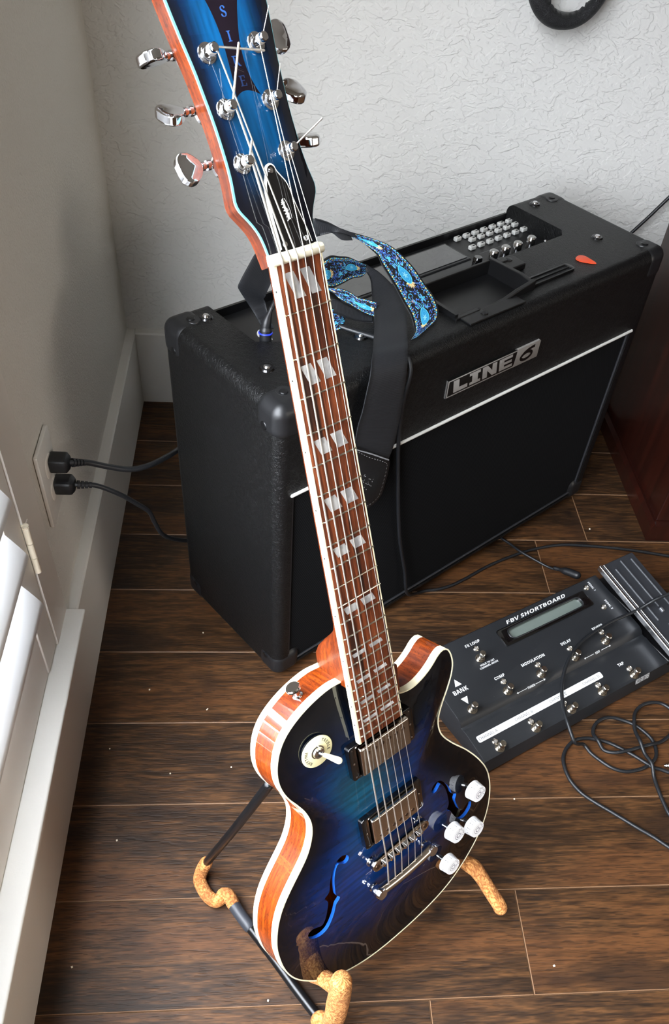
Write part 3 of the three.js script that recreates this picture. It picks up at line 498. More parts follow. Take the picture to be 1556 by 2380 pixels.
{
  const t = partGroup('tailpiece', guitar), s = 0.689; t.position.set(0.0045, S(s), topAt(0, s)); t.rotation.z = 0.02;
  const bar = []; for (let i = 0; i <= 20; i++) { const x = -0.042 + 0.084 * i / 20; bar.push(V(x, -0.0012 + 0.0026 * Math.pow(x / 0.042, 2), 0.0125)); }
  M('tailpiece_bar', tube(bar, 0.0068, { n: 40, ring: 20 }).scale(1, 1.0, 1), nickel, t);
  for (const x of [-0.0425, 0.0425]) { M('stud', lathe([[0, -0.004], [0.0058, -0.004], [0.0058, 0.0025], [0.0042, 0.0035], [0.0042, 0.006], [0.0068, 0.0068], [0.0074, 0.0085], [0.0074, 0.0175], [0.0066, 0.0195], [0.003, 0.0198], [0, 0.0198]], 32).rotateX(Math.PI / 2).translate(x, 0.0005, 0), chrome, t); }
}
{
  const w = partGroup('selector_switch', guitar); w.position.set(-0.0732, S(0.4462), topAt(-0.073, 0.446)); w.rotation.x = 0.06; w.rotation.y = -0.04;
  const plate = canvasTex(512, 512, (g, W, Hh) => { g.fillStyle = '#e9dfae'; g.fillRect(0, 0, W, Hh); g.fillStyle = '#17140c'; g.font = 'bold 68px sans-serif'; g.textAlign = 'center'; g.textBaseline = 'middle';
    const arc = (txt, mid, dir) => { const step = 0.27; for (let i = 0; i < txt.length; i++) { const a = mid + dir * (i - (txt.length - 1) / 2) * step * 0.92; g.save(); g.translate(W / 2 + Math.cos(a) * 192, Hh / 2 + Math.sin(a) * 192); g.rotate(a + dir * Math.PI / 2); g.fillText(txt[i], 0, 0); g.restore(); } };
    arc('RHYTHM', Math.PI * 0.93, 1); arc('TREBLE', -0.1 * Math.PI, 1); }, 1);
  const disc = extrude([...Array(64)].map((_, i) => [Math.cos(i / 32 * Math.PI) * 0.0187, Math.sin(i / 32 * Math.PI) * 0.0187]), null, 0.0012, 0.0028, 0.0006); const p = disc.attributes.position, uv = disc.attributes.uv; for (let i = 0; i < p.count; i++) uv.setXY(i, p.getX(i) / 0.0374 + 0.5, p.getY(i) / 0.0374 + 0.5);
  M('switch_plate', disc, phys({ map: plate, roughness: 0.35, clearcoat: 0.3 }), w);
  M('plate_underside', extrude([...Array(48)].map((_, i) => [Math.cos(i / 24 * Math.PI) * 0.0183, Math.sin(i / 24 * Math.PI) * 0.0183]), null, -0.001, 0.0012), blackPlastic, w);
  M('switch_nut', lathe([[0, 0.0028], [0.0075, 0.0028], [0.0078, 0.0034], [0.0066, 0.0042], [0.006, 0.0064], [0.0044, 0.0064], [0.0042, 0.005], [0, 0.005]]).rotateX(Math.PI / 2), chrome, w);
  M('switch_shaft', tube([[0, 0, 0.004], [0.0035, -0.001, 0.0125]], 0.0017, { n: 4 }), chrome, w);
  M('switch_tip', tube([[0.003, -0.0008, 0.011], [0.0062, -0.0017, 0.0185], [0.0092, -0.0026, 0.0255]], (t) => 0.0023 + 0.0014 * t, { n: 16, ring: 16 }), creamMat, w);
}
{
  const sideTex = canvasTex(1024, 64, (g, w, h) => { g.fillStyle = '#e9e9e9'; g.fillRect(0, 0, w, h); g.fillStyle = '#4a4a4c'; g.textAlign = 'center'; g.textBaseline = 'middle'; g.font = 'bold 34px sans-serif'; for (let i = 0; i < 22; i++) { const x = (i + 0.5) / 22 * w; if (i % 2) g.fillRect(x - 2, 20, 4, 26); else g.fillText(String((i / 2) % 11), x, 30); } }, 1);
  const topTex = (word) => canvasTex(256, 256, (g) => { g.fillStyle = '#eeeeee'; g.fillRect(0, 0, 256, 256); g.strokeStyle = '#8d8d92'; g.lineWidth = 9; g.beginPath(); g.arc(128, 128, 66, 0.7, 5.9); g.stroke(); g.lineWidth = 15; g.beginPath(); g.arc(128, 128, 34, 0, 7); g.stroke(); g.fillStyle = '#707076'; g.font = 'bold 40px sans-serif'; g.textAlign = 'center'; g.textBaseline = 'middle';
    for (let r = 0; r < 1; r++) for (let i = 0; i < word.length; i++) { const a = 0.35 + (i - (word.length - 1) / 2) * 0.38; g.save(); g.translate(128 + Math.cos(a) * 98, 128 + Math.sin(a) * 98); g.rotate(a + Math.PI / 2); g.fillText(word[i], 0, 0); g.restore(); } }, 1);
  const sideM = phys({ map: sideTex, roughness: 0.3, clearcoat: 0.4 });
  const mats = ['VOLUME', 'TONE'].map((t) => [sideM, phys({ map: topTex(t), roughness: 0.25, clearcoat: 0.5 }), sideM]);
  const body = new THREE.CylinderGeometry(0.0112, 0.0128, 0.0125, 48).rotateX(Math.PI / 2);
  [[0.1318, 0.6545, 0], [0.0874, 0.6900, 0], [0.1255, 0.7152, 1], [0.0762, 0.7420, 1]].forEach(([u, s, k]) => {
    const g = partGroup('knob', guitar); const n = topAt(u, s); g.position.set(u, S(s), n); g.rotation.x = 0.038;
    M('knob_shaft', cyl(0.0031, 0.0031, 0.012, 0, 0, 0).rotateX(Math.PI / 2).translate(0, 0, 0.004), chrome, g);
    const b = M('knob_body', body, mats[k], g); b.position.z = 0.0162; b.rotation.z = 2.3;
  });
}
{
  const c = V(-0.0665, S(0.3912), nEdge(0.391) - 0.0205), dir = V(-0.27, 0.96, 0).normalize();
  const g = lathe([[0, 0], [0.0055, 0], [0.0055, 0.001], [0.0036, 0.0022], [0.0033, 0.0075], [0.0058, 0.0098], [0.0078, 0.0112], [0.0078, 0.0130], [0.0070, 0.0142], [0.003, 0.0138], [0, 0.0132]]);
  const m = M('strap_button', g, chrome, guitar); m.quaternion.setFromUnitVectors(V(0, 1, 0), dir); m.position.copy(c);
}

/* ---------- guitar stand ---------- */
const stand = thing('guitar_stand', 'black tubular floor stand with tan foam sleeves holding up the blue guitar', 'stand', V(0.4816, 0, 1.2707), 0.6624);
for (const s of [-1, 1]) {
  const X = (x, y, z) => [s * x, y, z];
  M('leg', tube([X(0.133, 0.030, -0.253), X(0.111, 0.18, -0.206), X(0.0895, 0.325, -0.163)], 0.0058, { n: 20, ring: 14 }), steelBlack, stand);
  M('foot_sleeve', tube([X(0.132, 0.034, -0.252), X(0.139, 0.016, -0.254), X(0.148, 0.010, -0.247), X(0.152, 0.0095, -0.232), X(0.152, 0.0095, -0.216), X(0.148, 0.010, -0.207), X(0.142, 0.013, -0.205), X(0.136, 0.017, -0.206), X(0.1325, 0.018, -0.200), X(0.1335, 0.014, -0.187)], 0.0092, { n: 90, ring: 16 }), foamMat, stand);
  M('joint_sleeve', tube([X(0.1335, 0.0145, -0.189), X(0.1345, 0.012, -0.168), X(0.1345, 0.0105, -0.150)], 0.0086, { n: 10, ring: 16 }), sleeveMat, stand);
  M('base_tube', tube([X(0.1345, 0.0105, -0.155), X(0.135, 0.009, -0.09), X(0.1365, 0.009, -0.045), s < 0 ? X(0.137, 0.009, 0.003) : X(0.137, 0.012, -0.040)], 0.0068, { n: 24, ring: 14 }), steelBlack, stand);
}
M('cross_bar', tube([[-0.091, 0.327, -0.1625], [0.091, 0.327, -0.1625]], 0.0058, { n: 10 }), steelBlack, stand);
M('prong', tube([[-0.138, 0.012, 0.006], [-0.1335, 0.014, 0.016], [-0.129, 0.03, 0.019], [-0.126, 0.08, 0.0185], [-0.1245, 0.135, 0.0175], [-0.1245, 0.163, 0.0165]], (t) => 0.0125 + 0.0015 * Math.sin(t * Math.PI), { n: 60, ring: 20 }), foamMat, stand);
M('support_arm', tube([[-0.1245, 0.128, 0.010], [-0.1245, 0.108, -0.012], [-0.1245, 0.080, -0.030], [-0.125, 0.058, -0.055], [-0.13, 0.03, -0.09]], 0.0105, { n: 40, ring: 16 }), foamMat, stand);
M('support_arm', tube([[0.137, 0.020, -0.085], [0.139, 0.045, -0.05], [0.1395, 0.058, -0.02], [0.1395, 0.069, 0.002], [0.1395, 0.066, 0.014], [0.139, 0.055, 0.036], [0.1385, 0.045, 0.056], [0.138, 0.042, 0.060]], (t) => 0.0098 + 0.0016 * Math.exp(-Math.pow((t - 0.58) / 0.08, 2)), { n: 60, ring: 16 }), foamMat, stand);

/* ---------- amplifier ---------- */
const amp = thing('guitar_amplifier', 'large black vinyl combo amplifier with corner caps standing across the room corner', 'amplifier', V(0.31989, 0, 0.81631), 0.65259);
const AW = 0.818, AH = 0.546, AD = 0.2641, FT = 0.012;               // the feet lift the box
{
  let box = bx(AW, AH - FT, AD, AW / 2, FT + (AH - FT) / 2, -AD / 2, 0.0165, 6);
  const well = metreUV(new THREE.ExtrudeGeometry(shapeOf([[0.070, -0.3], [0.705, -0.3], [0.705, -0.142], [0.690, -0.128], [0.092, -0.128], [0.070, -0.142]]), { depth: 0.1, bevelEnabled: false }).rotateX(-Math.PI / 2).scale(1, 1, -1));
  { const p = well.attributes.position; let a = V(), b = V(); for (let i = 0; i < p.count; i++) p.setY(i, p.getY(i) + AH - 0.034); for (let i = 0; i < p.count; i += 3) { a.fromBufferAttribute(p, i + 1); b.fromBufferAttribute(p, i + 2); p.setXYZ(i + 1, b.x, b.y, b.z); p.setXYZ(i + 2, a.x, a.y, a.z); } well.computeVertexNormals(); }
  box = cut(box, [well, span(0.024, 0.788, 0.03, 0.4015, -0.007, 0.05), span(0.338, 0.505, AH - 0.016, AH + 0.05, -0.122, -0.034)]);
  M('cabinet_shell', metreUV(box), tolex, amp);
  M('grille_cloth', span(0.0245, 0.7875, 0.0305, 0.401, -0.012, -0.0052), grilleMat, amp);
  M('grille_frame', join([tube([[0.0265, 0.034, -0.0035], [0.0265, 0.398, -0.0035]], 0.0022), tube([[0.7855, 0.034, -0.0035], [0.7855, 0.398, -0.0035]], 0.0022), tube([[0.0265, 0.034, -0.0035], [0.7855, 0.034, -0.0035]], 0.0022)]), std({ color: 0x26272a, roughness: 0.5 }), amp);
  M('piping', tube([[0.0235, 0.4035, 0.0002], [0.4, 0.4035, 0.0002], [0.789, 0.4035, 0.0002]], 0.0028, { n: 20, ring: 14 }), std({ color: 0xcfcfca, roughness: 0.5 }), amp);
  for (const x of [0.04, AW - 0.04]) for (const z of [-0.045, -AD + 0.045]) M('foot', cyl(0.019, 0.017, 0.013, x, 0.0065, z), rubber, amp);
  // badge
  const badge = canvasTex(1024, 160, (g, w, h) => {
    g.fillStyle = '#060606'; g.fillRect(0, 0, w, h); g.strokeStyle = '#8f8c88'; g.lineWidth = 11; g.strokeRect(9, 9, w - 18, h - 18);
    g.fillStyle = '#8f8c88'; g.beginPath(); g.moveTo(748, 0); g.lineTo(w, 0); g.lineTo(w, h); g.lineTo(732, h); g.quadraticCurveTo(752, h / 2, 748, 0); g.fill();
    const P = (pts, ox, c) => { g.fillStyle = c; g.beginPath(); pts.forEach(([x, y], i) => g[i ? 'lineTo' : 'moveTo'](ox + x - y * 0.16 + 14, h - 26 - y)); g.fill(); };
    P([[0, 0], [150, 0], [150, 36], [62, 36], [62, 112], [0, 112]], 62, '#8f8c88');
    P([[0, 0], [118, 0], [118, 26], [90, 26], [90, 86], [118, 86], [118, 112], [0, 112], [0, 86], [28, 86], [28, 26], [0, 26]], 232, '#8f8c88');
    P([[0, 0], [52, 0], [52, 62], [106, 0], [158, 0], [158, 112], [106, 112], [106, 52], [54, 112], [0, 112]], 372, '#8f8c88');
    P([[0, 0], [150, 0], [150, 26], [56, 26], [56, 44], [142, 44], [142, 68], [56, 68], [56, 86], [150, 86], [150, 112], [0, 112]], 556, '#8f8c88');
    g.strokeStyle = '#0a0808'; g.lineWidth = 26; g.beginPath(); g.ellipse(876, 96, 62, 32, -0.06, 0, 7); g.stroke(); g.beginPath(); g.moveTo(822, 88); g.quadraticCurveTo(846, 40, 962, 34); g.stroke();
  }, 1);
  const bg = extrude([[0.3035, 0.4495], [0.5085, 0.4495], [0.5095, 0.452], [0.5095, 0.477], [0.507, 0.4795], [0.3035, 0.4795]], null, -0.001, 0.0035, 0.0006); const p = bg.attributes.position, uv = bg.attributes.uv; for (let i = 0; i < p.count; i++) uv.setXY(i, (p.getX(i) - 0.3035) / 0.206, (p.getY(i) - 0.4495) / 0.03);
  M('name_badge', bg, std({ map: badge, roughness: 0.4, metalness: 0.1 }), amp);
  // corner caps with screws
  const cap = bx(0.054, 0.054, 0.054, 0, 0, 0, 0.0172, 5), capM = std({ color: 0x141517, roughness: 0.42 });
  const scr = lathe([[0, 0.0022], [0.0022, 0.0022], [0.0052, 0.0012], [0.0060, 0], [0, 0]], 20);
  for (const x of [0, 1]) for (const y of [0, 1]) for (const z of [0, 1]) {
    const c = M('corner_cap', cap, capM, amp); c.position.set(x ? AW + 0.0013 - 0.027 : -0.0013 + 0.027, y ? AH + 0.0013 - 0.027 : FT - 0.0013 + 0.027, z ? -AD - 0.0013 + 0.027 : 0.0013 - 0.027);
    const sx = x ? -1 : 1, sz = z ? 1 : -1; if (y) { const t = M('cap_screw', scr, steelBlack, c); t.position.set(sx * 0.004, 0.0275, sz * 0.004); const q = M('cap_tab', cyl(0.0105, 0.0115, 0.0018, 0, 0, 0), capM, c); q.position.set(sx * 0.006, 0.0262, sz * 0.006); }
    const t2 = M('cap_screw', scr, steelBlack, c); t2.rotation.z = x ? -Math.PI / 2 : Math.PI / 2; t2.position.set(x ? 0.0268 : -0.0268, -0.010 * (y ? 1 : -1), sz * 0.004);
  }
  const washer = lathe([[0, 0.0020], [0.0045, 0.0020], [0.0062, 0.0028], [0.0085, 0.0024], [0.0100, 0.0002], [0.0102, -0.001], [0, -0.001]], 28), bolt = lathe([[0, 0.0048], [0.0034, 0.0046], [0.0046, 0.0034], [0.005, 0.002], [0, 0.002]], 20);
  const gun = std({ color: 0x4c4d50, metalness: 1, roughness: 0.22 });
  for (const [x, z] of [[0.050, -0.228], [0.045, -0.084], [0.742, -0.234], [0.736, -0.090], [0.197, -0.075]]) { const w = M('cup_washer', washer, gun, amp); w.position.set(x, AH, z); M('bolt', bolt, chrome, w); }
  // handle tray, its bracket and the ribbed slide beside it
  const T = AH, hp = blackPlastic;
  M('handle_tray', join([span(0.338, 0.505, T - 0.016, T - 0.012, -0.122, -0.034), span(0.338, 0.505, T - 0.016, T + 0.009, -0.124, -0.119, 0.0015), span(0.338, 0.344, T - 0.016, T + 0.008, -0.122, -0.034),
    new THREE.ExtrudeGeometry(shapeOf([[0.338, -0.014], [0.505, -0.014], [0.505, 0.014], [0.470, 0.008], [0.44, 0.001], [0.395, -0.001], [0.385, 0.003], [0.338, 0.003]]), { depth: 0.005, bevelEnabled: true, bevelSize: 0.001, bevelThickness: 0.001, bevelSegments: 2 }).translate(0, T, -0.036),
    new THREE.ExtrudeGeometry(shapeOf([[-0.122, -0.014], [-0.032, -0.014], [-0.032, 0.010], [-0.06, 0.013], [-0.122, 0.0105]]), { depth: 0.005, bevelEnabled: true, bevelSize: 0.001, bevelThickness: 0.001, bevelSegments: 2 }).rotateY(-Math.PI / 2).translate(0.507, T, 0)]), hp, amp);
  M('tray_plate', bx(0.118, 0.003, 0.022, 0.405, T + 0.0015, -0.021, 0.001), hp, amp);
  M('tray_screw', scr, gun, amp).position.set(0.385, T + 0.003, -0.021);
  M('handle_bracket', join([bx(0.034, 0.010, 0.032, 0.527, T + 0.005, -0.098, 0.002), bx(0.016, 0.012, 0.014, 0.515, T + 0.006, -0.108, 0.002)]), hp, amp);
  M('bracket_screw', scr, gun, amp).position.set(0.527, T + 0.010, -0.104);
  const slideBase = extrude(rr(0.112, 0.021, 0.008), [rr(0.098, 0.0062, 0.003, 0, 0.0042).reverse(), rr(0.098, 0.0062, 0.003, 0, -0.0042).reverse()], 0, 0.004, 0.0008).rotateX(-Math.PI / 2);
  M('handle_slide', slideBase, hp, amp).position.set(0.557, T, -0.0455); M('slide_floor', bx(0.106, 0.001, 0.016, 0.557, T + 0.0005, -0.0455), blackMatte, amp);
  // control panel in the well
  const yP = T - 0.030;
  const panelTex = canvasTex(2048, 512, (g, w, h) => { g.fillStyle = '#131314'; g.fillRect(0, 0, w, h); const X = (x) => (x - 0.07) / 0.635 * w, Z = (z) => (z + 0.264) / 0.136 * h; g.fillStyle = '#8b8c8e'; g.font = '13px sans-serif';
    for (const [x0, x1, z] of [[0.588, 0.65, -0.2605], [0.685, 0.703, -0.2605]]) for (let x = X(x0); x < X(x1); x += 10) g.fillRect(x, Z(z), 6, 7);
    for (const [x, z] of [[0.556, -0.150], [0.585, -0.150], [0.614, -0.150], [0.652, -0.150]]) for (let k = 0; k < 5; k++) g.fillRect(X(x) + k * 9, Z(z), 6, 7);
    g.fillRect(X(0.57), Z(-0.198), 260, 2); for (const x of [0.10, 0.13, 0.17, 0.21]) for (let k = 0; k < 6; k++) g.fillRect(X(x) + k * 9, Z(-0.146), 6, 7);
    g.strokeStyle = '#d8d8d6'; g.lineWidth = 20; g.beginPath(); g.arc(X(0.131), Z(-0.19), 56, 2.0, 4.3); g.stroke(); }, 1);
  const pg = new THREE.BoxGeometry(0.633, 0.006, 0.134).translate(0.3875, yP - 0.003, -0.196); { const q = pg.attributes.position, uv = pg.attributes.uv; for (let i = 0; i < q.count; i++) uv.setXY(i, (q.getX(i) - 0.07) / 0.635, 1 - (q.getZ(i) + 0.264) / 0.136); }
  M('control_panel', pg, std({ map: panelTex, roughness: 0.42 }), amp);
  M('back_rim', span(0.071, 0.704, yP - 0.004, yP + 0.0125, -0.2655, -0.2615), hp, amp);
  const key = bx(0.0135, 0.007, 0.0085, 0, 0.0035, 0, 0.0022, 3), keyM = std({ color: 0xb4b4b0, roughness: 0.45 }), slot = bx(0.004, 0.0006, 0.0022, 0, 0.0072, 0);
  for (const [n, x0, z] of [[7, 0.571, -0.2513], [6, 0.5915, -0.2363], [7, 0.570, -0.2155]]) for (let k = 0; k < n; k++) { const b = M('key', key, keyM, amp); b.position.set(x0 + 0.0217 * k, yP, z); M('key_mark', slot, blackMatte, b).position.set(0.001, 0, 0.0015); }
  const kb = lathe([[0, 0.019], [0.0068, 0.019], [0.0076, 0.0178], [0.0084, 0.001], [0.0082, 0], [0, 0]], 32), kd = std({ color: 0xb9b9b6, metalness: 1, roughness: 0.32 });
  for (const [x, z, h] of [[0.567, -0.166, 1], [0.596, -0.166, 1], [0.625, -0.165, 1], [0.661, -0.166, 1]]) { const k = M('control_knob', kb, chrome, amp); k.position.set(x, yP, z); k.scale.y = h; M('knob_cap', lathe([[0, 0.0012], [0.0055, 0.001], [0.0062, 0], [0, 0]]).translate(0, 0.019, 0), kd, k); }
  M('toggle_switch', join([cyl(0.0055, 0.0055, 0.004, 0.684, yP + 0.002, -0.152), tube([[0.684, yP + 0.003, -0.152], [0.680, yP + 0.013, -0.151]], 0.0028)]), chrome, amp);
  M('knob_post', lathe([[0, 0.021], [0.0062, 0.020], [0.0078, 0.017], [0.0082, 0], [0, 0]]).translate(0.526, yP, -0.164), blackGloss, amp);
  M('display_bezel', join([bx(0.262, 0.007, 0.064, 0.405, yP + 0.0035, -0.2155, 0.003), bx(0.258, 0.006, 0.018, 0.405, yP + 0.002, -0.176, 0.0025)]), std({ color: 0x17181a, roughness: 0.3 }), amp);
  M('display_window', bx(0.250, 0.0012, 0.052, 0.405, yP + 0.0074, -0.2155, 0.0004), phys({ color: 0x2a2c2c, roughness: 0.1, clearcoat: 1, clearcoatRoughness: 0.02 }), amp);
  M('bezel_screw', scr, gun, amp).position.set(0.2985, yP + 0.005, -0.1765);
  M('jack_socket', lathe([[0.0032, 0.003], [0.0075, 0.003], [0.0088, 0.0018], [0.009, 0], [0.0032, 0]]).translate(0.087, yP, -0.1425), chrome, amp);
}

/* ---------- embroidered strap on the amplifier ---------- */
const strapTex = canvasTex(512, 1024, (g, w, h) => {
  seed = 99; g.fillStyle = '#07090f'; g.fillRect(0, 0, w, h);
  const dot = (x, y, r, c) => { g.fillStyle = c; g.beginPath(); g.arc(x, y, r, 0, 7); g.fill(); };
  const leaf = (x, y, a, l, b, f, s) => { g.save(); g.translate(x, y); g.rotate(a); g.beginPath(); g.moveTo(0, 0); g.quadraticCurveTo(l * 0.5, -b, l, 0); g.quadraticCurveTo(l * 0.5, b, 0, 0); if (f) { g.fillStyle = f; g.fill(); } if (s) { g.strokeStyle = s; g.lineWidth = 5; g.stroke(); } g.restore(); };
  const B = ['#5a92ea', '#3f74d8', '#6cc4ea', '#3a60c8'], T = '#62d4ee', Y = '#f6e9a0';
  for (let i = 0; i < 440; i++) { const x = 60 + rnd() * (w - 120), y = rnd() * h; for (const o of [0, h, -h]) leaf(x, y + o, rnd() * 6, 26 + rnd() * 16, 11, B[i % 4]); }
  for (let y = 14; y < h; y += 30) for (const s of [0, 1]) { const x = s ? w - 40 : 40; dot(x, y, 13, ['#6adcf2', Y, '#4f86d8'][Math.round(y / 30) % 3]); dot(s ? x - 26 : x + 28, y + 15, 10, ['#5f98f0', '#6adcf2', '#e0b890'][Math.round(y / 30) % 3]); }
  for (const y0 of [250, 762]) {
    const cx = w / 2 + (y0 < 500 ? 18 : -18), k = y0 < 500 ? 1 : -1;
    g.fillStyle = '#07090f'; g.beginPath(); g.ellipse(cx, y0 + 4, 96, 150, 0, 0, 7); g.fill();
    for (let i = 0; i < 7; i++) leaf(cx, y0 - 84, -Math.PI / 2 + (i - 3) * 0.42, 84, 25, i % 2 ? '#e3b48a' : Y);
    for (let i = 0; i < 7; i++) leaf(cx + (i - 3) * 24, y0 + 104, Math.PI / 2 - (i - 3) * 0.25, 56, 17, i % 2 ? B[0] : T);
    g.save(); g.translate(cx, y0); g.beginPath(); g.moveTo(0, -104); g.bezierCurveTo(112, -70, 104, 62, 0, 118); g.bezierCurveTo(-104, 62, -112, -70, 0, -104); g.fillStyle = '#2b9ad2'; g.fill(); g.strokeStyle = '#62d0e8'; g.lineWidth = 11; g.stroke(); g.lineWidth = 5; g.scale(0.62, 0.66); g.beginPath(); g.moveTo(0, -104); g.bezierCurveTo(112, -70, 104, 62, 0, 118); g.bezierCurveTo(-104, 62, -112, -70, 0, -104); g.stroke(); g.restore();
    for (let i = 0; i < 6; i++) leaf(cx, y0, i * 1.047, 44, 12, '#9fe0e8');
    g.strokeStyle = '#3fb0d4'; g.lineWidth = 10; g.beginPath(); g.moveTo(cx, y0 + 128); g.bezierCurveTo(cx - k * 30, y0 + 190, cx + k * 130, y0 + 170, cx + k * 120, y0 + 250); g.bezierCurveTo(cx + k * 110, y0 + 310, cx + k * 40, y0 + 290, cx + k * 60, y0 + 250); g.stroke();
    for (let i = 0; i < 5; i++) leaf(cx - k * 80, y0 + 225, i * 1.256 + 0.4, 50, 18, i % 2 ? B[0] : '#3fb0d4', '#62d0e8');
    for (let i = 0; i < 6; i++) leaf(cx + k * 100, y0 + 200, i * 1.047, 30, 9, i % 2 ? '#7d8fd8' : '#e3b48a');
  }
  g.fillStyle = '#050608'; g.fillRect(0, 0, 16, h); g.fillRect(w - 16, 0, 16, h); seed = 123;
}, 1);
const strapFace = std({ map: strapTex, roughness: 0.75, bumpMap: webBump, bumpScale: 0.0003 });
const strap = thing('guitar_strap', 'blue floral embroidered strap coiled on the amplifier, its leather end hanging down the front', 'strap', V(0.31989, 0, 0.81631), 0.65259);
const rib = (name, st, o, m = [strapFace, webMat]) => { const r = M(name, ribbon(st, o), m, strap); return r; };
rib('embroidered_loop', [[0.220, 0.650, -0.163, 0.2195, 0.6465, -0.1635], [0.244, 0.643, -0.155, 0.253, 0.633, -0.155], [0.272, 0.633, -0.145, 0.263, 0.624, -0.145], [0.291, 0.624, -0.13, 0.267, 0.618, -0.13], [0.301, 0.614, -0.115, 0.262, 0.613, -0.115], [0.313, 0.598, -0.1, 0.262, 0.604, -0.1], [0.322, 0.58, -0.085, 0.264, 0.592, -0.085], [0.328, 0.566, -0.07, 0.267, 0.577, -0.07], [0.323, 0.556, -0.055, 0.268, 0.566, -0.055], [0.312, 0.551, -0.045, 0.266, 0.557, -0.045], [0.286, 0.5495, -0.036, 0.259, 0.552, -0.035], [0.258, 0.549, -0.027, 0.243, 0.549, -0.026]], { n: 120, across: 8, tile: 0.13, v0: 0.35 });
rib('embroidered_loop', [[0.196, 0.664, -0.180, 0.200, 0.640, -0.180], [0.207, 0.661, -0.17, 0.215, 0.6455, -0.169], [0.225, 0.652, -0.16, 0.219, 0.648, -0.160], [0.246, 0.6425, -0.1545, 0.250, 0.636, -0.1545]], { n: 40, tile: 0.13, v0: 0.1, flip: false });
rib('webbing', [[0.188, 0.656, -0.2, 0.19, 0.619, -0.2], [0.193, 0.661, -0.188, 0.197, 0.632, -0.188], [0.200, 0.663, -0.177, 0.204, 0.642, -0.177], [0.210, 0.659, -0.169, 0.216, 0.6455, -0.168], [0.2245, 0.648, -0.162, 0.2255, 0.6375, -0.159], [0.240, 0.6395, -0.157, 0.2425, 0.634, -0.156]], { n: 40 }, [webMat, webMat]);
rib('webbing', [[0.275, 0.591, -0.16, 0.274, 0.583, -0.16], [0.293, 0.578, -0.15, 0.276, 0.575, -0.15], [0.300, 0.564, -0.12, 0.255, 0.565, -0.12], [0.280, 0.556, -0.075, 0.22, 0.562, -0.075], [0.249, 0.556, -0.04, 0.187, 0.563, -0.04], [0.233, 0.554, -0.022, 0.17, 0.564, -0.022], [0.217, 0.5535, -0.005, 0.153, 0.563, -0.005], [0.206, 0.542, 0.008, 0.14, 0.551, 0.008], [0.201, 0.514, 0.013, 0.131, 0.527, 0.013], [0.2, 0.484, 0.0135, 0.127, 0.505, 0.0135], [0.2, 0.451, 0.012, 0.123, 0.482, 0.012], [0.197, 0.416, 0.011, 0.121, 0.454, 0.011], [0.189, 0.392, 0.0105, 0.119, 0.443, 0.0105]], { n: 120, across: 8, tile: 0.14 }, [webMat, webMat]);
rib('embroidered_loop', [[0.160, 0.624, -0.14, 0.170, 0.595, -0.14], [0.18, 0.630, -0.14, 0.191, 0.589, -0.14], [0.196, 0.629, -0.145, 0.203, 0.583, -0.145], [0.216, 0.621, -0.15, 0.225, 0.581, -0.15], [0.236, 0.613, -0.155, 0.246, 0.58, -0.155], [0.255, 0.602, -0.158, 0.268, 0.576, -0.158], [0.276, 0.590, -0.160, 0.277, 0.579, -0.160]], { n: 60, across: 8, tile: 0.13, v0: 0.62 });
rib('embroidered_loop', [[0.164, 0.601, -0.13, 0.168, 0.597, -0.13], [0.182, 0.595, -0.13, 0.19, 0.587, -0.125], [0.197, 0.592, -0.125, 0.194, 0.58, -0.115], [0.212, 0.585, -0.12, 0.206, 0.572, -0.11], [0.219, 0.58, -0.11, 0.219, 0.563, -0.102], [0.229, 0.577, -0.106, 0.231, 0.556, -0.097], [0.244, 0.571, -0.10, 0.243, 0.5505, -0.092]], { n: 60, across: 6, tile: 0.13, v0: 0.2 });
rib('webbing', [[0.166, 0.588, -0.127, 0.170, 0.574, -0.118], [0.19, 0.5795, -0.119, 0.183, 0.567, -0.108], [0.206, 0.569, -0.113, 0.200, 0.558, -0.102], [0.222, 0.560, -0.108, 0.215, 0.552, -0.098], [0.24, 0.5525, -0.10, 0.232, 0.549, -0.09]], { n: 40 }, [webMat, webMat]);
rib('embroidered_loop', [[0.155, 0.590, -0.117, 0.150, 0.562, -0.103], [0.168, 0.581, -0.116, 0.160, 0.553, -0.101], [0.177, 0.575, -0.115, 0.166, 0.5505, -0.1], [0.191, 0.566, -0.115, 0.176, 0.549, -0.1], [0.202, 0.556, -0.115, 0.187, 0.5495, -0.101]], { n: 40, tile: 0.13, v0: 0.8 });
rib('webbing', [[0.19, 0.657, -0.2, 0.19, 0.619, -0.2], [0.153, 0.654, -0.2, 0.153, 0.607, -0.2], [0.12, 0.635, -0.2, 0.14, 0.586, -0.2], [0.1, 0.613, -0.2, 0.133, 0.575, -0.2], [0.089, 0.599, -0.2, 0.129, 0.568, -0.2], [0.086, 0.591, -0.2015, 0.1285, 0.565, -0.2015], [0.091, 0.581, -0.203, 0.128, 0.563, -0.203], [0.106, 0.557, -0.204, 0.131, 0.556, -0.204], [0.112, 0.540, -0.195, 0.130, 0.541, -0.195], [0.118, 0.522, -0.187, 0.134, 0.524, -0.187]], { n: 120, across: 6 }, [webMat, webMat]);
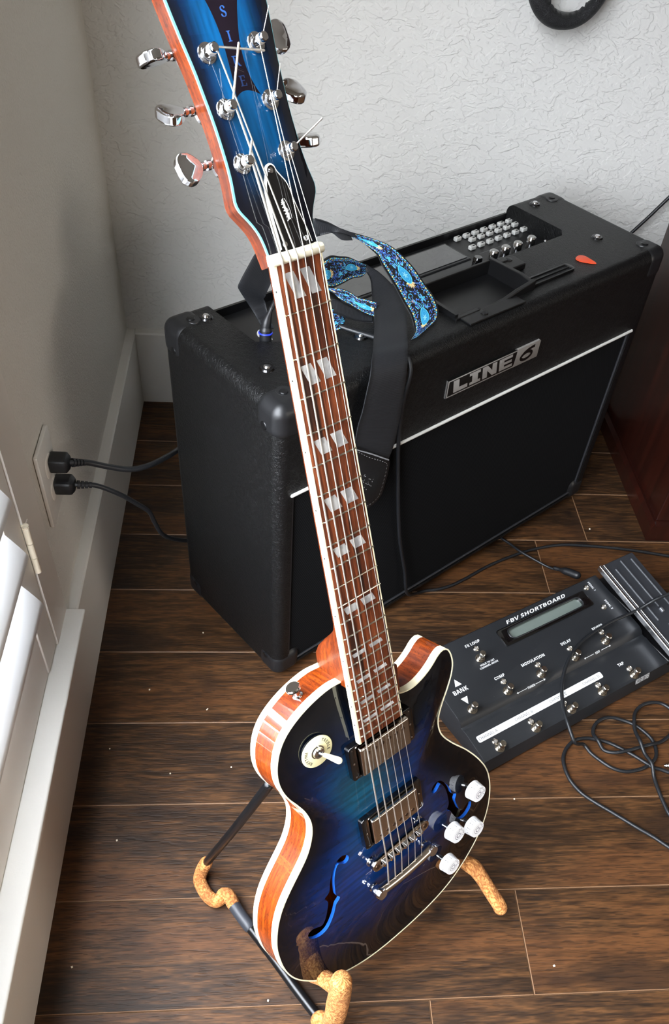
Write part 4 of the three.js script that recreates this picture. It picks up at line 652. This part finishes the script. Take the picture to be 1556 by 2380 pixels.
{
  // leather end: outline in the plane just off the amplifier's front
  const o = smooth([[0.116, 0.4505], [0.150, 0.427], [0.1865, 0.400], [0.1895, 0.395], [0.1895, 0.381], [0.186, 0.357], [0.180, 0.336], [0.168, 0.327], [0.150, 0.325], [0.125, 0.336], [0.108, 0.365], [0.106, 0.41]], 90);
  const tex = canvasTex(512, 512, (g, w, h) => { g.fillStyle = '#111214'; g.fillRect(0, 0, w, h); const X = (x) => (x - 0.1) / 0.1 * w, Y = (y) => h - (y - 0.32) / 0.135 * h; g.fillStyle = '#b9bbbd'; const inn = inset(smooth(o.slice().reverse(), 100).slice(), 0.0055); inn.forEach(([x, y], i) => { if (i % 2) return; const q = inn[(i + 1) % 100]; g.save(); g.strokeStyle = '#b9bbbd'; g.lineWidth = 3.2; g.lineCap = 'round'; g.beginPath(); g.moveTo(X(x), Y(y)); g.lineTo(X(mix(x, q[0], 0.75)), Y(mix(y, q[1], 0.75))); g.stroke(); g.restore(); });
    g.save(); g.translate(X(0.147), Y(0.378)); g.rotate(0.62); g.fillStyle = '#a9acaf'; g.textAlign = 'center'; for (const [k, n] of [[0, 8], [1, 11], [2, 7]]) for (let i = 0; i < n; i++) { const x = (i - n / 2) * 16 + (hash(i, k, 5) - 0.5) * 6, y = (k - 1) * 30; if (hash(i, k, 8) < 0.2) continue; g.fillRect(x, y + hash(i, k, 3) * 8, 9, 5); if (hash(i, k, 4) > 0.5) g.fillRect(x + 2, y - 8, 4, 6); } g.restore(); }, 1);
  const g = extrude(o, null, 0.0125, 0.0165, 0.0009); const p = g.attributes.position, uv = g.attributes.uv; for (let i = 0; i < p.count; i++) uv.setXY(i, (p.getX(i) - 0.1) / 0.1, (p.getY(i) - 0.32) / 0.135);
  M('leather_end', g, std({ map: tex, roughness: 0.4, bumpMap: blackLeatherBump, bumpScale: 0 }), strap);
  const edge = smooth([[0.116, 0.4505], [0.150, 0.427], [0.1865, 0.400]], 20, false).map(([x, y]) => V(x, y, 0.0158)); M('leather_edge', tube(edge, 0.0011, { n: 20, ring: 8 }), std({ color: 0x8d9094, roughness: 0.6 }), strap);
}
const pick = thing('guitar_pick', 'small orange plectrum lying on the amplifier top', 'pick', V(0.31989, 0, 0.81631), 0.65259);
{ const o = smooth([[0.641, -0.059], [0.6495, -0.0635], [0.6575, -0.0635], [0.6625, -0.058], [0.6622, -0.046], [0.6605, -0.034], [0.6585, -0.0305], [0.6560, -0.0315], [0.647, -0.0400], [0.6405, -0.050]].map(([x, z]) => [x, -z]), 60); const c = [0.6515, 0.048];
  const g = extrude(o.map(([x, y]) => [x - c[0], y - c[1]]), null, 0, 0.0011, 0.0004).rotateX(-Math.PI / 2); pick.position.add(V(c[0], 0, -c[1]).applyAxisAngle(V(0, 1, 0), 0.65259)); pick.position.y = AH + 0.0003; M('plectrum', g, std({ color: 0xd8481f, roughness: 0.4 }), pick); }
/* ---------- foot controller ---------- */
const fbv = thing('foot_controller', 'black metal pedal board with steel footswitches, display and treadle on the floor', 'foot controller', V(0.643, 0, 0.902), 0.5023);
{
  // side profile (q towards the player, y up); x runs along the board
  const prof = [[-0.1235, 0.004], [-0.1235, 0.062], [-0.119, 0.0675], [0.006, 0.0500], [0.0135, 0.0455], [0.0175, 0.0390], [0.022, 0.0385], [0.027, 0.0400], [0.076, 0.0310], [0.083, 0.0285], [0.090, 0.004]];
  const x0 = -0.040, x1 = 0.470;
  const g = new THREE.ExtrudeGeometry(shapeOf(prof.map(([q, y]) => [-q, y]).reverse()), { depth: x1 - x0, bevelEnabled: true, bevelSize: 0.001, bevelThickness: 0.001, bevelOffset: -0.001, bevelSegments: 2 });
  g.rotateY(Math.PI / 2).translate(x0, 0, 0);
  const printTex = canvasTex(2048, 896, (c, w, h) => {
    c.fillStyle = '#1c1e21'; c.fillRect(0, 0, w, h);
    for (let i = 0; i < 260; i++) { c.fillStyle = `rgba(190,190,190,${0.05 + 0.25 * hash(i, 1, 4)})`; c.fillRect(hash(i, 2, 4) * w, hash(i, 3, 4) * h, 1 + 3 * hash(i, 5, 4), 1 + 2 * hash(i, 6, 4)); }
    for (let i = 0; i < 26; i++) { c.strokeStyle = 'rgba(150,150,150,0.25)'; c.lineWidth = 1.5; c.beginPath(); const x = hash(i, 7, 4) * w, y = hash(i, 8, 4) * h; c.moveTo(x, y); c.lineTo(x + 60 * (hash(i, 9, 4) - 0.5), y + 50 * (hash(i, 10, 4) - 0.5)); c.stroke(); }
    const k = w / 0.512, X = (p) => (p + 0.041) * k, Y = (q) => (q + 0.1245) * (h / 0.2145), ky = h / 0.2145;
    c.fillStyle = '#e6e8e8'; c.textAlign = 'center'; c.textBaseline = 'middle';
    const T = (t, p, q, size, o = {}) => { c.save(); c.translate(X(p), Y(q)); if (o.rot) c.rotate(o.rot); c.font = `${o.style ?? 'bold'} ${Math.round(size * ky)}px sans-serif`; c.scale(o.sx ?? 1, 1); c.fillStyle = o.color ?? '#e6e8e8'; c.fillText(t, 0, 0); c.restore(); };
    T('FBV SHORTBOARD', 0.216, -0.1085, 0.0095, { sx: 1.62, style: 'italic bold' });
    T('FX LOOP', 0.0665, -0.1005, 0.0075); T('COMP', 0.070, -0.0265, 0.0072); T('MODULATION', 0.144, -0.0265, 0.0075); T('DELAY', 0.2215, -0.029, 0.0075); T('REVERB', 0.2965, -0.028, 0.0068); T('TAP', 0.290, 0.0475, 0.0075);
    T('HOLD TO SET', 0.068, -0.0585, 0.0048); T('CHANNEL MODE', 0.068, -0.0535, 0.0048); T('HOLD FOR TUNER', 0.313, 0.0845, 0.0042, { sx: 0.9 });
    T('BANK', -0.0065, -0.035, 0.0105); T('PEDAL 1', 0.3475, -0.1025, 0.0058, { rot: Math.PI / 2 }); T('PEDAL 2', 0.3505, -0.057, 0.0058, { rot: Math.PI / 2 });
    const tri = (p, q, d) => { c.beginPath(); c.moveTo(X(p), Y(q - d * 0.0072)); c.lineTo(X(p + 0.0068), Y(q + d * 0.0058)); c.lineTo(X(p - 0.0068), Y(q + d * 0.0058)); c.fill(); }; tri(-0.0035, -0.0500, 1); tri(-0.0085, -0.0165, -1);
    const arrow = (p0, p1, q, t) => { c.lineWidth = 3; c.strokeStyle = '#e6e8e8'; const m = (p0 + p1) / 2, gp = 0.009; for (const [a, b] of [[p0, m - gp], [m + gp, p1]]) { c.beginPath(); c.moveTo(X(a), Y(q)); c.lineTo(X(b), Y(q)); c.stroke(); } for (const [a, s] of [[p0, 1], [p1, -1]]) { c.beginPath(); c.moveTo(X(a), Y(q)); c.lineTo(X(a + s * 0.003), Y(q - 0.0018)); c.lineTo(X(a + s * 0.003), Y(q + 0.0018)); c.fill(); } T(t, m, q, 0.0048); };
    arrow(0.079, 0.142, 0.0115, 'TUNER'); arrow(0.232, 0.295, 0.0115, 'EDIT');
    c.fillStyle = '#eceeee'; c.beginPath(); c.roundRect(X(-0.0295), Y(0.0415), 0.2735 * k, 0.0115 * ky, 12); c.fill();
    ['A', 'B', 'C', 'D'].forEach((t, i) => T('CHANNEL ' + t, -0.008 + 0.0755 * i, 0.0475, 0.0064, { color: '#17181a', sx: 1.08, style: 'normal' }));
  }, 1);
  let hull = metreUV(g); const p = hull.attributes.position, uv = hull.attributes.uv; for (let i = 0; i < p.count; i++) uv.setXY(i, (p.getX(i) + 0.041) / 0.512, 1 - (p.getZ(i) + 0.1245) / 0.2145);
  hull = cut(hull, [bx(0.205, 0.024, 0.030, 0.221, 0.0655, -0.0850, 0.004), span(0.372, 0.48, 0.030, 0.09, -0.13, 0.10)]);
  M('housing', toCreasedNormals(hull, 0.5), std({ map: printTex, roughness: 0.46, bumpMap: corkBump, bumpScale: 0 }), fbv);
  for (const [x, z] of [[-0.025, -0.11], [0.45, -0.11], [-0.025, 0.075], [0.45, 0.075]]) M('rubber_foot', cyl(0.008, 0.007, 0.006, x, 0.003, z), rubber, fbv);
  const yAt = (q) => { for (let i = 2; i < prof.length - 1; i++) if (q <= prof[i + 1][0]) return mix(prof[i][1], prof[i + 1][1], (q - prof[i][0]) / (prof[i + 1][0] - prof[i][0])); return 0.03; };
  const tiltA = Math.atan(0.0175 / 0.125), tiltB = Math.atan(0.009 / 0.049);
  const swNut = mergeGeometries([lathe([[0, 0], [0.0085, 0], [0.0085, 0.0012], [0.0062, 0.0014], [0, 0.0014]], 24), cyl(0.0072, 0.0072, 0.0042, 0, 0.0034, 0, 6), lathe([[0, 0.0055], [0.0060, 0.0055], [0.0058, 0.0075], [0, 0.0075]], 20)].map(clean));
  const swCap = lathe([[0, 0.019], [0.0048, 0.019], [0.0056, 0.0182], [0.0057, 0.0120], [0.0050, 0.0115], [0.0043, 0.0110], [0.0043, 0.0060], [0, 0.0060]], 24), steel = std({ color: 0xc6c0b6, metalness: 1, roughness: 0.22 });
  for (const [x, q] of [[-0.009, 0.004], [0.066, 0.0035], [0.139, 0.0035], [0.216, 0.0045], [0.290, 0.0035], [0.061, -0.0685], [-0.004, 0.076], [0.072, 0.076], [0.150, 0.077], [0.222, 0.076], [0.298, 0.076]]) {
    const s = partGroup('footswitch', fbv); s.position.set(x, yAt(q), q - 0.002); s.rotation.x = q > 0.02 ? tiltB : tiltA; M('switch_nut', swNut, steel, s); M('switch_cap', swCap, steel, s);
  }
  const lens = lathe([[0, 0.0026], [0.0026, 0.0024], [0.0032, 0.0014], [0.0032, 0.0008], [0, 0.0008]], 18), bez = lathe([[0.0030, 0.0012], [0.0040, 0.0030], [0.0052, 0.0020], [0.0056, 0], [0.003, 0]], 24), lensM = phys({ color: 0x8f8a84, roughness: 0.2, clearcoat: 1 });
  for (const [x, q] of [[0.070, -0.016], [0.145, -0.015], [0.219, -0.016], [0.296, -0.016], [-0.005, 0.0625], [0.071, 0.0615], [0.145, 0.061], [0.223, 0.061], [0.298, 0.061], [0.066, -0.089], [0.335, -0.104], [0.337, -0.056]]) {
    const l = partGroup('indicator', fbv); l.position.set(x, yAt(q), q); l.rotation.x = q > 0.02 ? tiltB : tiltA; M('bezel', bez, steel, l); M('lens', lens, lensM, l);
  }
  const lcd = partGroup('display', fbv); lcd.position.set(0.221, yAt(-0.085), -0.085); lcd.rotation.x = tiltA;
  M('display_frame', extrude(rr(0.206, 0.0345, 0.004), [rr(0.168, 0.0190, 0.008, 0.0, 0.0).reverse()], -0.004, 0.0026, 0.0012).rotateX(-Math.PI / 2), blackGloss, lcd);
  M('display_rim', (() => { const t = []; const c = rr(0.170, 0.021, 0.009); for (const [x, y] of [...c, c[0]]) t.push(V(x, 0.0028, -y)); return tube(t, 0.0013, { n: 160, ring: 8 }); })(), std({ color: 0x2d2e31, roughness: 0.25, metalness: 0.4 }), lcd);
  M('screen', bx(0.176, 0.001, 0.024, 0, -0.0032, 0), phys({ color: 0x66706a, roughness: 0.3, clearcoat: 1, clearcoatRoughness: 0.05 }), lcd);
  // expression treadle, higher at the back
  const tr = partGroup('treadle', fbv); tr.position.set(0.414, 0.069, -0.014); tr.rotation.x = Math.atan(0.036 / 0.20);
  const ribs = []; for (const [x, a, b] of [[-0.019, -0.088, 0.035], [0.003, -0.099, 0.012], [0.026, -0.094, 0.03]]) ribs.push(bx(0.0032, 0.003, b - a, x, 0.0065, (a + b) / 2, 0.0012));
  M('treadle_plate', bx(0.080, 0.011, 0.212, 0.001, 0, 0, 0.003), std({ color: 0x2a2c30, roughness: 0.42 }), tr);
  M('treadle_rib', join(ribs), std({ color: 0x4a4c50, roughness: 0.4 }), tr);
  M('rail', join([bx(0.006, 0.012, 0.214, -0.0415, 0.001, 0, 0.0015), bx(0.003, 0.004, 0.21, -0.035, 0.006, 0, 0.001)]), std({ color: 0xcfd0d2, metalness: 1, roughness: 0.22 }), tr);
  M('tread_logo', join([bx(0.036, 0.003, 0.004, 0.012, 0.0066, 0.05, 0.001), bx(0.006, 0.006, 0.010, 0.003, 0.0065, 0.020, 0.002), bx(0.026, 0.004, 0.030, 0.022, 0.006, 0.068, 0.002)]), std({ color: 0x84868a, roughness: 0.35, metalness: 0.6 }), tr);
  M('treadle_base', span(0.374, 0.46, 0.004, 0.058, -0.115, -0.02, 0.003), blackPlastic, fbv); M('treadle_base', span(0.374, 0.46, 0.004, 0.034, -0.02, 0.085, 0.003), blackPlastic, fbv);
}

/* ---------- cables ---------- */
const cableM = std({ color: 0x15171a, roughness: 0.42 });
const fl = (list, y = 0.0036) => list.map(([x, z, h]) => V(x, h ?? y, z));
const CR = 0.0031;
{
  const a = fl([[1.10, 0.700, 0.13], [1.057, 0.694, 0.118], [1.030, 0.696, 0.108], [0.997, 0.702, 0.096]]).concat(fl([[0.963, 0.711, 0.074], [0.902, 0.738, 0.066], [0.849, 0.775, 0.0635], [0.818, 0.811, 0.0610], [0.798, 0.855, 0.0530], [0.791, 0.897, 0.0480], [0.792, 0.937, 0.0455], [0.800, 0.960, 0.0330]]));
  const A = [[0.8115, 0.955, 0.018], [0.826, 0.950, 0.0075], [0.835, 0.963], [0.846, 0.976], [0.864, 0.992], [0.883, 0.999], [0.905, 0.997], [0.926, 0.989], [0.942, 0.976, 0.006], [0.949, 0.958], [0.948, 0.939], [0.939, 0.923], [0.925, 0.909, 0.004], [0.907, 0.899], [0.89, 0.894], [0.872, 0.897], [0.857, 0.908], [0.849, 0.925], [0.851, 0.944, 0.010], [0.859, 0.958], [0.875, 0.965, 0.006], [0.895, 0.964, 0.010], [0.918, 0.958, 0.010], [0.941, 0.952, 0.010], [0.961, 0.944], [0.98, 0.932], [0.999, 0.91], [1.005, 0.888]];
  const B = [[0.998, 0.874], [0.987, 0.865], [0.971, 0.863], [0.951, 0.869], [0.936, 0.882], [0.925, 0.903, 0.010], [0.92, 0.926, 0.0105], [0.92, 0.95, 0.016], [0.924, 0.97, 0.010], [0.929, 0.99, 0.0125], [0.93, 1.01], [0.93, 1.035], [0.932, 1.059], [0.936, 1.08], [0.955, 1.10], [0.985, 1.09], [1.0, 1.06], [0.992, 1.025]];
  const C = [[0.972, 1.008], [0.958, 1.002], [0.945, 0.996], [0.935, 0.993], [0.924, 0.985, 0.005], [0.908, 0.971, 0.005], [0.891, 0.957, 0.004], [0.871, 0.944], [0.854, 0.938], [0.835, 0.935], [0.816, 0.938], [0.799, 0.951], [0.787, 0.971], [0.785, 0.992], [0.789, 1.014], [0.801, 1.036], [0.819, 1.053], [0.846, 1.074], [0.877, 1.099], [0.898, 1.115], [0.917, 1.132], [0.97, 1.175]];
  tag(M('instrument_cable', tube([...a, ...fl(A), ...fl(B), ...fl(C)], CR, { n: 620, ring: 10 }), cableM), 'long black instrument cable crossing the pedal board and looping loosely on the floor', 'cable');
  const pl = thing('jack_plug', 'chrome tip of a jack plug lying on the floor beside the cable loops', 'plug', V(0.952, 0.0055, 0.9905), 0.05);
  M('plug_tip', lathe([[0, 0], [0.0022, 0.0015], [0.0031, 0.004], [0.0024, 0.006], [0.0032, 0.0072], [0.0032, 0.020], [0.0042, 0.021], [0.0042, 0.028], [0, 0.028]], 18).rotateZ(-Math.PI / 2), chrome, pl);
  M('plug_barrel', lathe([[0, 0.027], [0.0055, 0.027], [0.0060, 0.03], [0.0060, 0.058], [0.004, 0.075], [0, 0.075]], 20).rotateZ(-Math.PI / 2), rubber, pl);
}
const ampP = (x, y, z) => V(x, y, z).applyAxisAngle(V(0, 1, 0), 0.65259).add(V(0.31989, 0, 0.81631));
{
  const g = thing('amplifier_cable', 'black cable plugged into the amplifier top and hanging down its front to the floor', 'cable', V(0, 0, 0));
  const pts = [ampP(0.098, 0.583, -0.1455), ampP(0.110, 0.591, -0.149), ampP(0.124, 0.5885, -0.149), ampP(0.146, 0.574, -0.139), ampP(0.164, 0.564, -0.128), ampP(0.176, 0.555, -0.114), ampP(0.187, 0.5505, -0.098), ampP(0.197, 0.5495, -0.080), ampP(0.208, 0.5495, -0.055), ampP(0.216, 0.5495, -0.025), ampP(0.2195, 0.546, -0.006), ampP(0.2175, 0.530, 0.0055), ampP(0.2125, 0.485, 0.0052), ampP(0.212, 0.435, 0.0052), ampP(0.2235, 0.351, 0.0045), ampP(0.25, 0.205, 0.0045), ampP(0.276, 0.110, 0.006), ampP(0.290, 0.045, 0.010)];
  M('lead', tube([...pts, V(0.583, 0.010, 0.615), ...fl([[0.600, 0.603], [0.624, 0.599], [0.655, 0.587], [0.681, 0.571], [0.737, 0.533], [0.798, 0.501], [0.841, 0.484], [0.897, 0.472], [0.97, 0.475], [1.035, 0.483], [1.117, 0.5], [1.25, 0.53]])], 0.0030, { n: 360, ring: 10 }), cableM, g);
  const plug = M('plug', tube([ampP(0.0865, 0.519, -0.1425), ampP(0.0865, 0.545, -0.1425), ampP(0.0885, 0.566, -0.1435), ampP(0.098, 0.583, -0.1455)], (t) => (t < 0.62 ? 0.0082 : 0.0066 - 0.004 * sst(0.7, 1, t)), { n: 40, ring: 18 }), rubber, g);
  const rg = new THREE.TorusGeometry(0.0086, 0.0012, 8, 32).rotateX(Math.PI / 2 - 0.15); const c = ampP(0.0870, 0.5535, -0.1430); rg.translate(c.x, c.y, c.z); M('cable_tie', rg, std({ color: 0x2438c0, roughness: 0.4 }), plug);
}
{
  const g = thing('pedal_lead', 'thin black lead running from under the amplifier into the back of the pedal board', 'cable', V(0, 0, 0));
  M('lead', tube(fl([[0.70, 0.40], [0.750, 0.432], [0.786, 0.467], [0.805, 0.496, 0.0075], [0.833, 0.523, 0.0085], [0.855, 0.543, 0.010], [0.872, 0.559, 0.018]]), 0.0026, { n: 80, ring: 10 }), cableM, g);
  M('plug', tube([V(0.862, 0.016, 0.5500), V(0.873, 0.021, 0.5605), V(0.884, 0.026, 0.571), V(0.8955, 0.030, 0.583)], (t) => mix(0.0035, 0.0075, sst(0.2, 0.5, t)), { n: 20, ring: 14 }), rubber, g);
}
tag(M('wall_cable', tube([V(0.95, 0.33, 0.022), V(1.018, 0.426, 0.020), V(1.048, 0.466, 0.020), V(1.08, 0.511, 0.020), V(1.16, 0.615, 0.016), V(1.3, 0.78, 0.012)], 0.0034, { n: 60, ring: 10 }), cableM), 'thin black cable rising against the white wall behind the amplifier', 'cable');

/* ---------- outlet and mains plugs ---------- */
const outlet = thing('outlet_plate', 'white double wall outlet plate with two black plugs in it', 'outlet', V(0, 0.372, 0.7365));
M('cover_plate', (() => { const g = extrude(rr(0.076, 0.122, 0.003), null, 0, 0.0062, 0.002).rotateY(Math.PI / 2).translate(0.0007, 0, 0); return g; })(), trimMat, outlet);
for (const y of [0.0195, -0.0195]) M('socket', extrude(rr(0.034, 0.029, 0.011), null, 0.005, 0.0078, 0.0006).rotateY(Math.PI / 2).translate(0, y, 0), std({ color: 0xe6e2da, roughness: 0.35 }), outlet);
M('plate_screw', lathe([[0, 0.0012], [0.0022, 0.0008], [0.0028, 0], [0, 0]], 16).rotateZ(-Math.PI / 2).translate(0.0062, 0, 0), trimMat, outlet);
function mains(name, label, y, pts, r, flat) {
  const g = thing(name, label, 'power cord', V(0, 0, 0));
  const s = new THREE.Shape(rr(0.026, 0.022, 0.005).map(([a, b]) => new THREE.Vector2(a, b)));
  const b = new THREE.ExtrudeGeometry(s, { depth: 0.024, steps: 8, bevelEnabled: true, bevelSize: 0.0015, bevelThickness: 0.0015, bevelOffset: -0.0015, bevelSegments: 2 }).rotateY(Math.PI / 2).translate(0.0093, y, 0.7365 - 0.008);
  const p = b.attributes.position; for (let i = 0; i < p.count; i++) { const k = 1 - 0.42 * sst(0.029, 0.0362, p.getX(i)); p.setY(i, y + (p.getY(i) - y) * k); p.setZ(i, 0.7285 + (p.getZ(i) - 0.7285) * k); }
  b.computeVertexNormals(); M('plug', toCreasedNormals(metreUV(b), 0.7), rubber, g);
  const q = pts.map((a) => V(...a)); const d = q[1].clone().sub(q[0]).normalize(), rings = [];
  for (let k = 0; k < 4; k++) { const c = cyl(0.0062 - 0.0006 * k, 0.0062 - 0.0006 * k, 0.0034, 0, 0, 0, 16); c.applyQuaternion(new THREE.Quaternion().setFromUnitVectors(V(0, 1, 0), d)); const o = V(0.036, y, 0.7285).addScaledVector(d, 0.003 + 0.0054 * k); rings.push(c.translate(o.x, o.y, o.z)); }
  M('strain_relief', join(rings), rubber, g);
  M('cord', tube([V(0.030, y, 0.7285), V(0.036, y, 0.7285), ...q.slice(1)], r, { n: 90, ring: 12 }), cableM, g); void flat;
}
mains('power_cord', 'black mains cord in the upper socket, running flat behind the amplifier', 0.3915, [[0.032, 0.3915, 0.7285], [0.052, 0.380, 0.713], [0.077, 0.363, 0.70], [0.105, 0.3465, 0.685], [0.128, 0.338, 0.665], [0.155, 0.325, 0.622], [0.171, 0.312, 0.586], [0.196, 0.295, 0.560], [0.26, 0.27, 0.50]], 0.0042);
mains('power_cord', 'black mains cord in the lower socket, sagging towards the floor behind the amplifier', 0.3525, [[0.032, 0.3525, 0.7285], [0.058, 0.346, 0.721], [0.085, 0.323, 0.71], [0.109, 0.284, 0.69], [0.1225, 0.260, 0.68], [0.1265, 0.230, 0.67], [0.135, 0.188, 0.655], [0.16, 0.143, 0.62], [0.188, 0.105, 0.575], [0.24, 0.05, 0.50]], 0.0036);

/* ---------- headphones, cabinet, crumbs ---------- */
{
  const h = thing('headphones', 'black padded headphones hanging on the white wall, only the ear cushion in view', 'headphones', V(0.7835, 0.772, 0.012));
  const pos = [], idx = [], uv = [], NU = 150, NV = 24;
  for (let i = 0; i <= NU; i++) for (let j = 0; j <= NV; j++) {
    const a = (i / NU) * Math.PI * 2, b = (j / NV) * Math.PI * 2, inner = sst(0.2, 1, -Math.cos(b)), ruff = inner * (0.0011 * Math.sin(a * 34) + 0.0007 * Math.sin(a * 57 + 1));
    const rx = 0.0580, ry = 0.0690, tx = 0.0105 + 0.0065 * Math.max(0, -Math.cos(a)), tz = 0.0125, r = tx * Math.sign(Math.cos(b)) * Math.pow(Math.abs(Math.cos(b)), 0.8) + ruff;
    const x = Math.cos(a) * (rx + r), y = Math.sin(a) * (ry + r) + 0.0785, z = 0.034 + Math.sin(b) * tz + ruff; pos.push(x, y, z); uv.push(a * 0.06, b * 0.014);
  }
  for (let i = 0; i < NU; i++) for (let j = 0; j < NV; j++) { const a = i * (NV + 1) + j, b = a + NV + 1; idx.push(a, b, a + 1, a + 1, b, b + 1); }
  const g = new THREE.BufferGeometry(); g.setAttribute('position', new THREE.Float32BufferAttribute(pos, 3)); g.setAttribute('uv', new THREE.Float32BufferAttribute(uv, 2)); g.setIndex(idx); g.computeVertexNormals();
  M('ear_cushion', g, leather, h);
  M('ear_cup', lathe([[0.0585, 0.0], [0.062, 0.001], [0.064, 0.007], [0.0635, 0.020], [0.0605, 0.023], [0.0585, 0.020], [0.0585, 0]], 60).rotateX(Math.PI / 2).scale(1, 1.16, 1).translate(0.0105, 0.0850, 0.004), blackPlastic, h);
  M('headband', tube([[0.068, 0.07, 0.018], [0.074, 0.12, 0.022], [0.064, 0.19, 0.024], [0.03, 0.25, 0.026], [0, 0.262, 0.026]], 0.006, { n: 40 }), blackPlastic, h);
}
{
  const c = thing('wooden_cabinet', 'dark reddish brown wooden cabinet with a moulded plinth at the right wall', 'cabinet', V(1.095, 0, 0.02));
  M('carcass', bx(0.62, 1.30, 0.415, 0.31, 0.69, 0.2075, 0.003), cherryMat, c);
  M('plinth', metreUV(new THREE.ExtrudeGeometry(shapeOf([[-0.012, 0], [0.63, 0], [0.63, 0.040], [-0.005, 0.040], [-0.008, 0.046], [-0.012, 0.034]]), { depth: 0.431, bevelEnabled: false })), cherryMat, c);
  M('door', bx(0.27, 1.2, 0.016, 0.155, 0.70, 0.4225, 0.004), cherryMat, c); M('door', bx(0.27, 1.2, 0.016, 0.465, 0.70, 0.4225, 0.004), cherryMat, c);
}
{
  const cr = []; const spots = [[0.207, 0.870], [0.157, 0.990], [0.060, 0.944], [0.191, 0.706], [0.054, 1.278], [0.692, 1.044], [0.11, 0.83], [0.25, 0.98], [0.09, 1.10], [0.31, 1.33], [0.70, 1.30], [0.97, 0.42]];
  spots.forEach(([x, z], i) => { const s = 0.0016 + 0.0014 * hash(i, 1, 77); cr.push(bx(s * (i === 0 ? 2.4 : 1), s * 0.7, s, 0, s * 0.35, 0, s * 0.15).rotateY(hash(i, 2, 77) * 6).translate(x, 0, z)); });
  tag(M('floor_crumbs', join(cr), std({ color: 0xd8cdb8, roughness: 0.9 })), 'tiny pale crumbs scattered over the dark wooden floor', 'crumbs', null, 'stuff');
}
renderer.render(scene, camera);
